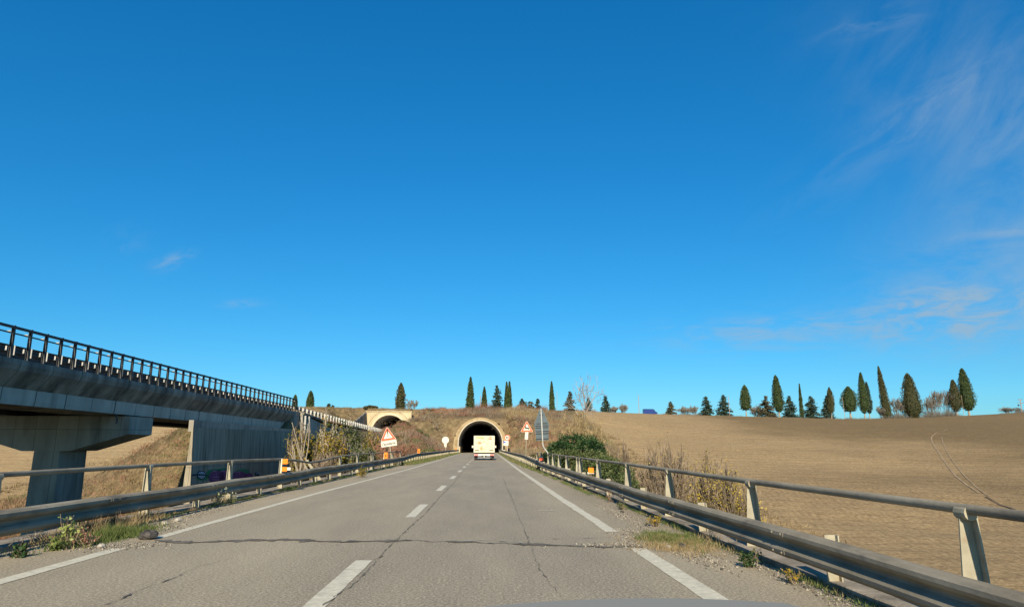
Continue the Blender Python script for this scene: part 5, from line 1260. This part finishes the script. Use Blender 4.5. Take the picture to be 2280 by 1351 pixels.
scatter_blades('hillside_scrub', (-22, 26, 80, 208), 3000, 20, 0.8, 2.0, 0.085, 'twig', 72, 0.55, dens=band(-0.5, 0.12, 0.05, 1), label='brown leafless scrub covering the slope round the main tunnel', cat='scrub', rad=0.4)
scatter_blades('reddish_scrub', (-22, 24, 95, 206), 1500, 20, 0.8, 1.9, 0.085, 'twig_red', 73, 0.55, dens=band(0.08, 0.9, 0.045, 2), label='reddish leafless scrub in patches on the tunnel slope', cat='scrub', rad=0.4)
scatter_blades('golden_scrub', (5, 27, 60, 206), 2000, 20, 0.9, 2.1, 0.08, 'twig_gold', 74, 0.55, dens=band(-0.1, 0.9, 0.06, 3), label='golden-brown scrub on the slope right of the road', cat='scrub', rad=0.4)
scatter_blades('green_hill_grass', (-20, -6.5, 62, 160), 4200, 12, 0.25, 0.7, 0.07, 'grass', 75, 0.6, dens=band(-0.2, 0.9, 0.04, 4), label='greenish grass on the bank left of the road', cat='grass', rad=0.35)
scatter_blades('olive_hill_grass', (5, 27, 70, 206), 2200, 12, 0.4, 1.1, 0.08, 'grass', 85, 0.6, dens=band(0.0, 0.9, 0.05, 6), label='olive green growth in patches on the slope right of the road', cat='grass', rad=0.4)
scatter_blades('valley_grass', (-95, -7, 42, 175), 15000, 10, 0.25, 0.75, 0.05, 'drygrass', 76, 0.6, dens=lambda x, y: 0 if (x < -50 - (110-y)*0.12 and y > 72) or (x > -31.4 and y > 79.5) or (-21.5 < x < -20.3 and y > 50) else 1, label='dry grass on the valley floor under the viaduct', cat='grass', rad=0.5, tb=0.22)
scatter_blades('valley_scrub', (-75, -22, 50, 190), 3600, 22, 0.4, 1.0, 0.045, 'twig_red', 77, 0.6, dens=lambda x, y: 0 if (x < -48-(110-y)*0.12 and 76 < y < 190) or (x > -31.4 and y > 79.5) else 1, label='reddish scrub on the valley floor behind the viaduct pier', cat='scrub', rad=0.6)
scatter_blades('valley_green', (-70, -22, 50, 170), 2600, 12, 0.3, 0.8, 0.05, 'grass', 78, 0.6, dens=lambda x, y: 0 if (x > -31.4 and y > 79.5) or (x < -50-(110-y)*0.12 and y > 74) else (1 if mn.noise(Vector((x*0.06, y*0.06, 8))) > 0.05 else 0), label='green grass patches on the valley floor behind the viaduct pier', cat='grass', rad=0.5)
scatter_blades('bank_scrub', (4.6, 24, 14, 75), 1500, 16, 0.4, 1.3, 0.035, 'twig', 79, 0.6, dens=lambda x, y: 1, label='brown undergrowth below the right side of the bridge', cat='scrub', rad=0.4)
scatter_blades('shade_brush_left', (-20, -7.4, 8, 50), 3600, 18, 0.5, 1.7, 0.06, 'cypress', 80, 0.7, dens=lambda x, y: 1, label='undergrowth coloured dark as shade below the left side of the bridge', cat='scrub', rad=0.4)  # dense brush in a dark foliage colour, standing in for shade here

# verges: grass growing on the kerbs and beside the road
def verge(name, pts_fn, n, q, hlo, hhi, width, m, seed, label, spread=0.6, rad=0.05, z=0.03):
    rng = np.random.default_rng(seed); B = []; D = []; Ln = []; T = []
    for i in range(n):
        x, y, s = pts_fn(rng)
        if s <= 0: continue
        B.append(np.tile([x, y, z], (q, 1))+rng.normal(0, rad, (q, 3))*[1, 1.5, 0]); d = rng.normal(0, spread, (q, 3)); d[:, 2] = abs(d[:, 2])+0.8
        D.append(unit(d)); Ln.append(s*rng.uniform(hlo, hhi, q)); T.append(np.clip(rng.normal(0.5, 0.22, q), 0, 1))
    return tag(arr_mesh(name, blades(np.concatenate(B), np.concatenate(D), np.concatenate(Ln), width, rng), 3, np.concatenate(T), M[m]), kind='stuff', label=label, cat='grass')
def clump(y, sd): return max(0.0, 0.35+1.6*mn.noise(Vector((y*0.55, sd, 0)))+0.5*mn.noise(Vector((y*1.9, sd, 3))))
verge('kerb_grass', lambda r: (lambda y: (3.30+r.normal(0, 0.05)-max(0, 0.16*(y > 20)), y, clump(y, 1)))(r.uniform(3, 44)), 1500, 9, 0.03, 0.13, 0.008, 'grass', 91, 'sparse green weeds along the right kerb of the bridge')
verge('kerb_grass', lambda r: (lambda y: (-6.18+abs(r.normal(0, 0.09)), y, clump(y, 2)))(r.uniform(5, 56)), 1700, 9, 0.04, 0.15, 0.009, 'grass', 92, 'sparse green weeds along the left kerb of the bridge')
verge('dry_kerb_grass', lambda r: (lambda y: (-6.26+r.normal(0, 0.07), y, clump(y, 5)))(r.uniform(7, 30)), 900, 9, 0.04, 0.16, 0.008, 'drygrass', 93, 'straw-coloured tufts along the left kerb of the bridge')
verge('dry_kerb_grass', lambda r: (lambda y: (3.34+r.normal(0, 0.07), y, clump(y, 6)))(r.uniform(3, 44)), 700, 9, 0.03, 0.13, 0.008, 'drygrass', 94, 'straw-coloured tufts along the right kerb of the bridge')
verge('verge_grass', lambda r: (lambda y: (r.uniform(-6.6, lerp_t(EDGE_L, y)+0.06), y, 1.0))(r.uniform(54, 163)), 4200, 7, 0.12, 0.42, 0.03, 'grass', 95, 'green grass between the far left guardrail and the road', rad=0.12, z=-0.08)
verge('verge_grass', lambda r: (lambda y: (r.uniform(lerp_t(EDGE_R, y)-0.05, 4.8), y, 1.0))(r.uniform(40, 163)), 4600, 7, 0.10, 0.36, 0.03, 'grass', 96, 'green grass between the far right guardrail and the road', rad=0.12, z=-0.08)
verge('dry_verge_grass', lambda r: (lambda y: (r.uniform(lerp_t(EDGE_R, y)-0.02, 4.9), y, 1.0))(r.uniform(30, 163)), 2400, 7, 0.10, 0.36, 0.03, 'drygrass', 97, 'dry grass beside the far right guardrail', rad=0.12, z=-0.08)
verge('dry_verge_grass', lambda r: (lambda y: (r.uniform(-7.4, lerp_t(EDGE_L, y)), y, 1.0))(r.uniform(54, 163)), 2000, 7, 0.12, 0.42, 0.03, 'drygrass', 98, 'dry grass beside the far left guardrail', rad=0.12, z=-0.08)
# grass mats by the expansion joint
def mat_patch(cx, cy, rx, ry):
    def f(r):
        x, y = cx+r.normal(0, rx), cy+r.normal(0, ry); return (x, y, max(0.0, 0.7+1.8*mn.noise(Vector((x*4, y*3, 0)))))
    return f
c = gnd(1495, 1203); verge('grass_patch', mat_patch(c[0], c[1], 0.20, 0.42), 900, 7, 0.015, 0.08, 0.008, 'grass', 99, 'matted grass by the right end of the expansion joint', z=0.01)
c = gnd(1510, 1215); verge('dry_grass_patch', mat_patch(c[0], c[1], 0.25, 0.4), 1000, 6, 0.02, 0.08, 0.007, 'drygrass', 100, 'dry grass by the right end of the expansion joint', z=0.01)
c = gnd(255, 1196); verge('grass_patch', mat_patch(c[0], c[1], 0.13, 0.50), 750, 9, 0.03, 0.17, 0.009, 'grass', 101, 'tufted green grass by the left end of the expansion joint', z=0.01)
c = gnd(255, 1182); verge('dry_grass_patch', mat_patch(c[0]-0.15, c[1], 0.12, 0.8), 900, 8, 0.04, 0.18, 0.009, 'drygrass', 102, 'straw-coloured grass fringe on the left kerb by the joint', z=0.06)

# gravel
def gravel(name, spots, seed, label, smin=0.004, smax=0.016):
    rng = np.random.default_rng(seed); V = []; T = []
    for (cx, cy, rx, ry, n) in spots:
        for i in range(n):
            x = cx+rng.normal(0, rx); y = cy+rng.normal(0, ry); s = rng.uniform(smin, smax)
            p = np.array([x, y, 0.003]); a = rng.uniform(0, 6.28)
            b4 = [p+np.array([math.cos(a+k*math.pi/2)*s*rng.uniform(.6, 1.2), math.sin(a+k*math.pi/2)*s*rng.uniform(.6, 1.2), 0]) for k in range(4)]
            tp = p+np.array([rng.normal(0, s*0.3), rng.normal(0, s*0.3), s*rng.uniform(0.6, 1.2)+0.004])
            t = rng.uniform(0, 1)
            for k in range(4): V += [b4[k], b4[(k+1) % 4], tp]; T.append(t)
    return tag(arr_mesh(name, np.array(V), 3, np.array(T), M['pebble']), kind='stuff', label=label, cat='gravel')
M['pebble'] = leaf_mat('grey_pebbles', [(0.06, 0.05, 0.04), (0.17, 0.15, 0.12), (0.38, 0.34, 0.27)], 0.0, 0.95)
gravel('gravel', [gnd(1440, 1195)[:2]+(0.22, 0.5, 1300), gnd(1400, 1213)[:2]+(0.30, 0.12, 700), gnd(1560, 1240)[:2]+(0.10, 0.5, 700), gnd(1390, 1150)[:2]+(0.12, 1.4, 600), (3.22, 6.5, 0.07, 1.6, 900)], 111, 'grey gravel by the right end of the expansion joint')
gravel('gravel', [gnd(330, 1180)[:2]+(0.22, 0.55, 1400), gnd(250, 1215)[:2]+(0.28, 0.2, 900), gnd(420, 1150)[:2]+(0.12, 1.4, 500), (-6.05, 9, 0.08, 2.5, 1000), (-6.05, 22, 0.08, 8, 900)], 112, 'grey gravel by the left end of the expansion joint')

# loose stones and lumps
def stone(px, py, r, label, m='stone', flat=0.6, sy=1.0):
    p = gnd(px, py); mb = MB(); mb.sphere((0, 0, r*flat*0.75), (r, r*sy, r*flat), 12, 8, jit=0.45)
    o = mb.build('stone' if m == 'stone' else 'tar_lump', M[m], smooth=False); o.location = (p[0], p[1], 0)
    tag(o, label=label, cat='stone' if m == 'stone' else 'lump', group='loose stones by the kerbs')
stone(330, 1200, 0.13, 'black lump of tar at the left end of the expansion joint', 'tar', 0.6, 1.0)
stone(366, 1168, 0.06, 'pale stone above the black tar lump', 'stone')
stone(395, 1160, 0.06, 'pale stone farther along the left kerb, right of another pale one', 'stone')
stone(1519, 1220, 0.055, 'dark round stone at the edge of the grass on the right', 'tar', 0.7)
stone(1488, 1221, 0.045, 'small reddish stone left of the dark round stone', 'stone')
stone(1385, 1141, 0.045, 'small dark stone beside a weed farther up the right kerb', 'tar')
stone(225, 1218, 0.05, 'grey stone among gravel below the left grass tuft', 'stone')
stone(1607, 1268, 0.02, 'tiny dark pebble on the right shoulder', 'tar')

# leafy weeds on the kerbs
def weed(px, py, h, label, m='bramble', n=60, ls=0.05, stems=10, spread=0.5, z=0.0, seed=0, rng0=900, sm='twig', flowers=0):
    rng = np.random.default_rng(rng0+seed); p = gnd(px, py, z)
    root = empty('weed', (p[0], p[1], z), label=label, cat='weed', group='weeds on the kerbs')
    segs = []; tips = []
    for i in range(stems):
        d = np.array([rng.normal(0, spread), rng.normal(0, spread), 1.0]); L = h*rng.uniform(0.55, 1.0)
        branch_segs(rng, (rng.normal(0, 0.03), rng.normal(0, 0.03), 0), d, L*0.7, 0.005, 1, segs, 0.45, 0.3, (1, 3), 0.5)
    seg_mesh('stems', segs, sm, root, rng, 0.0025)
    if n:
        P = np.array([s[1] for s in segs]); P = P[P[:, 2] > h*0.12]; c = P[rng.integers(0, len(P), n)]+rng.normal(0, ls*0.6, (n, 3)); c[:, 2] = np.maximum(c[:, 2], 0.01)
        arr_mesh('leaves', cards(c, ls, rng, up=0.6), 4, rng.normal(0.6, 0.25, n), M[m], root)
    if flowers:
        P = np.array([s[1] for s in segs if s[4] == 0]); P = P[np.argsort(-P[:, 2])[:max(3, len(P)//3)]]; c = P[rng.integers(0, len(P), flowers)]+rng.normal(0, 0.02, (flowers, 3))
        arr_mesh('seed_heads', cards(c, 0.035, rng), 4, rng.uniform(0.3, 1, flowers), M['seed'], root)
M['seed'] = leaf_mat('pale_seed_heads', [(0.5, 0.52, 0.36), (0.68, 0.70, 0.52)], 0.4)
M['paleleaf'] = leaf_mat('pale_broad_leaves', [(0.08, 0.12, 0.03), (0.30, 0.34, 0.09), (0.55, 0.56, 0.26)], 0.4)
weed(150, 1222, 0.58, 'tall weed with pale yellow-green leaves on the near left kerb', 'paleleaf', 90, 0.055, 9, 0.22, seed=1)
weed(190, 1218, 0.34, 'brown bushy weed right of the pale-leaved one on the left kerb', 'twig_red', 160, 0.03, 18, 0.5, seed=2)
weed(120, 1225, 0.20, 'spread-out grassy weed at the foot of the pale-leaved one', 'grass', 160, 0.05, 22, 0.8, seed=3, sm='grass')
weed(45, 1240, 0.16, 'low rosette of grey-green leaves at the left edge of the picture', 'ivy', 110, 0.05, 12, 0.8, seed=4)
weed(258, 1172, 0.36, 'dry leafless weed stalks on the left kerb', 'twig', 0, 0.03, 26, 0.35, z=0.06, seed=5)
weed(488, 1128, 0.52, 'weed with whitish seed heads in front of the left guardrail', 'paleleaf', 60, 0.045, 12, 0.28, seed=6, flowers=70)
weed(516, 1122, 0.34, 'smaller yellowish weed beside the one with whitish seed heads', 'paleleaf', 60, 0.04, 10, 0.35, seed=7, flowers=30)
weed(1458, 1172, 0.24, 'green and yellow weed at a post foot on the right kerb', 'autumn', 170, 0.035, 16, 0.6, seed=8)
weed(1385, 1134, 0.26, 'dark green weed by the small dark stone on the right kerb', 'bramble', 120, 0.035, 14, 0.5, seed=9)
weed(1668, 1262, 0.22, 'leafy green weed in front of the right guardrail, near its third post', 'ivy', 200, 0.035, 16, 0.6, seed=10)
weed(1690, 1255, 0.24, 'upright dark-stalked weed against a guardrail post on the right', 'bramble', 50, 0.03, 5, 0.15, seed=11)
weed(1765, 1300, 0.20, 'yellowish weed lowest along the right kerb', 'autumn', 80, 0.03, 10, 0.4, seed=12)
weed(805, 1062, 0.60, 'bushy brown weed in front of the far left guardrail', 'autumn', 200, 0.07, 18, 0.5, seed=13)
weed(1356, 1118, 0.40, 'reddish upright weed in front of the right guardrail face', 'twig_red', 60, 0.03, 8, 0.2, seed=14)

# ------------------------------------------------------------------ sky, sun, camera
SUN_EL, SUN_AZ = R(27), R(4.0)       # the sun stands behind the camera, a touch to its left
W = bpy.data.worlds.new('World'); SC.world = W; W.use_nodes = True
nt = W.node_tree; nt.nodes.clear(); L = nt.links.new
out = N(nt, 'ShaderNodeOutputWorld'); bg = N(nt, 'ShaderNodeBackground'); bg.inputs['Strength'].default_value = 0.10
sky = N(nt, 'ShaderNodeTexSky', sky_type='NISHITA'); sky.sun_disc = False; sky.sun_elevation = SUN_EL; sky.sun_rotation = math.pi+SUN_AZ
sky.air_density = 1.0; sky.dust_density = 0.3; sky.ozone_density = 2.5; sky.altitude = 300
hs = N(nt, 'ShaderNodeHueSaturation'); setin(hs, Hue=0.497, Saturation=1.32, Value=1.0); L(sky.outputs[0], hs.inputs['Color'])
sc3 = N(nt, 'ShaderNodeSeparateColor'); L(hs.outputs[0], sc3.inputs[0]); grade = N(nt, 'ShaderNodeCombineColor')
for k_, (e_, f_) in enumerate(((1.06, 0.40), (0.76, 0.82), (0.735, 1.125))):
    p_ = N(nt, 'ShaderNodeMath', operation='MULTIPLY'); L(sc3.outputs[k_], p_.inputs[0]); p_.inputs[1].default_value = 0.1
    q_ = N(nt, 'ShaderNodeMath', operation='POWER'); L(p_.outputs[0], q_.inputs[0]); q_.inputs[1].default_value = e_
    r_ = N(nt, 'ShaderNodeMath', operation='MULTIPLY'); L(q_.outputs[0], r_.inputs[0]); r_.inputs[1].default_value = f_*10/1.516
    L(r_.outputs[0], grade.inputs[k_])
tc = N(nt, 'ShaderNodeTexCoord'); sp_ = N(nt, 'ShaderNodeSeparateXYZ'); L(tc.outputs['Generated'], sp_.inputs[0])
def m_(op, a, b=0.0, c=0.0, clamp=False):
    x = N(nt, 'ShaderNodeMath', operation=op); x.use_clamp = clamp
    for i, v in enumerate((a, b, c)):
        if isinstance(v, (int, float)): x.inputs[i].default_value = v
        else: L(v, x.inputs[i])
    return x.outputs[0]
ysafe = m_('MAXIMUM', sp_.outputs['Y'], 0.05)
U_ = m_('DIVIDE', sp_.outputs['X'], ysafe); V_ = m_('DIVIDE', sp_.outputs['Z'], ysafe)
def uv(px, py): d = ray(px, py); return d[0]/d[1], d[2]/d[1]
def cloud(px, py, rpx, rpy, ang, amp, scale, sy, seed, lo=0.42, hi=0.75):
    u, v = uv(px, py); ru, rv = rpx/1554, rpy/1554
    du = m_('SUBTRACT', U_, u); dv = m_('SUBTRACT', V_, v); ca, sa = math.cos(ang), math.sin(ang)
    a = m_('ADD', m_('MULTIPLY', du, ca), m_('MULTIPLY', dv, sa)); b = m_('SUBTRACT', m_('MULTIPLY', dv, ca), m_('MULTIPLY', du, sa))
    r2 = m_('ADD', m_('POWER', m_('ABSOLUTE', m_('DIVIDE', a, ru)), 2.0), m_('POWER', m_('ABSOLUTE', m_('DIVIDE', b, rv)), 2.0))
    mask = m_('POWER', 2.718, m_('MULTIPLY', r2, -1.0))
    cb_ = N(nt, 'ShaderNodeCombineXYZ'); L(m_('MULTIPLY', a, scale), cb_.inputs[0]); L(m_('MULTIPLY', b, scale*sy), cb_.inputs[1]); cb_.inputs[2].default_value = seed
    nz = N(nt, 'ShaderNodeTexNoise'); setin(nz, Scale=1.0, Detail=9.0, Roughness=0.62, Distortion=0.7); L(cb_.outputs[0], nz.inputs['Vector'])
    mr = N(nt, 'ShaderNodeMapRange', interpolation_type='SMOOTHSTEP'); setin(mr, From_Min=lo, From_Max=hi); L(nz.outputs['Fac'], mr.inputs['Value'])
    return m_('MULTIPLY', m_('MULTIPLY', mask, mr.outputs[0]), amp)
cl = [cloud(2110, 700, 200, 60, 0.12, 1.5, 13, 3.2, 1.0, 0.36, 0.74), cloud(1780, 735, 280, 36, 0.06, 0.75, 9, 5.0, 2.0, 0.38, 0.7), cloud(2330, 330, 300, 420, 0.9, 0.36, 4, 2.6, 3.0, 0.30, 0.72),
      cloud(2050, 250, 330, 60, 0.62, 0.24, 7, 4.0, 4.0, 0.35, 0.7), cloud(1960, 45, 160, 34, 0.35, 0.22, 9, 3.0, 5.0, 0.36, 0.7), cloud(2260, 515, 120, 14, 0.12, 0.42, 7, 5.0, 6.0, 0.25, 0.6),
      cloud(385, 580, 42, 16, 0.35, 0.40, 22, 2.5, 7.0, 0.34, 0.62), cloud(535, 676, 45, 9, 0.03, 0.26, 20, 3.0, 8.0, 0.3, 0.6), cloud(280, 550, 50, 40, 0.3, 0.12, 14, 2.0, 9.0), cloud(2210, 620, 260, 170, 0.2, 0.42, 5, 2.6, 10.0, 0.28, 0.7)]
tot = cl[0]
for q in cl[1:]: tot = m_('ADD', tot, q)
tot = m_('MINIMUM', tot, 0.75)
cm = N(nt, 'ShaderNodeMix', data_type='RGBA'); L(tot, cm.inputs['Factor']); L(grade.outputs[0], cm.inputs['A']); cm.inputs['B'].default_value = (2.25, 3.1, 3.9, 1)
L(cm.outputs['Result'], bg.inputs['Color']); L(bg.outputs[0], out.inputs['Surface'])

sd = bpy.data.lights.new('sun', 'SUN'); sd.energy = 5.0; sd.angle = R(0.53); sd.color = (1.0, 0.88, 0.68)
so = bpy.data.objects.new('sun', sd); COL.objects.link(so)
dirv = Vector((math.sin(SUN_AZ)*math.cos(SUN_EL), math.cos(SUN_AZ)*math.cos(SUN_EL), -math.sin(SUN_EL)))
so.rotation_euler = dirv.to_track_quat('-Z', 'Y').to_euler(); so.location = (0, -20, 40)

cd = bpy.data.cameras.new('camera'); cd.sensor_width = 36.0; cd.lens = 36.0*F_PX/2280.0; cd.clip_start = 0.05; cd.clip_end = 6000
co = bpy.data.objects.new('camera', cd); COL.objects.link(co); co.location = tuple(CAM)
rot = Matrix((tuple(Rv), tuple(Uv), tuple(-Fv))).transposed(); co.rotation_euler = rot.to_euler()
SC.camera = co
SC.view_settings.view_transform = 'Standard'; SC.view_settings.look = 'None'; SC.view_settings.gamma = 1.0; SC.view_settings.exposure = 0.6
SC.cycles.max_bounces = 6
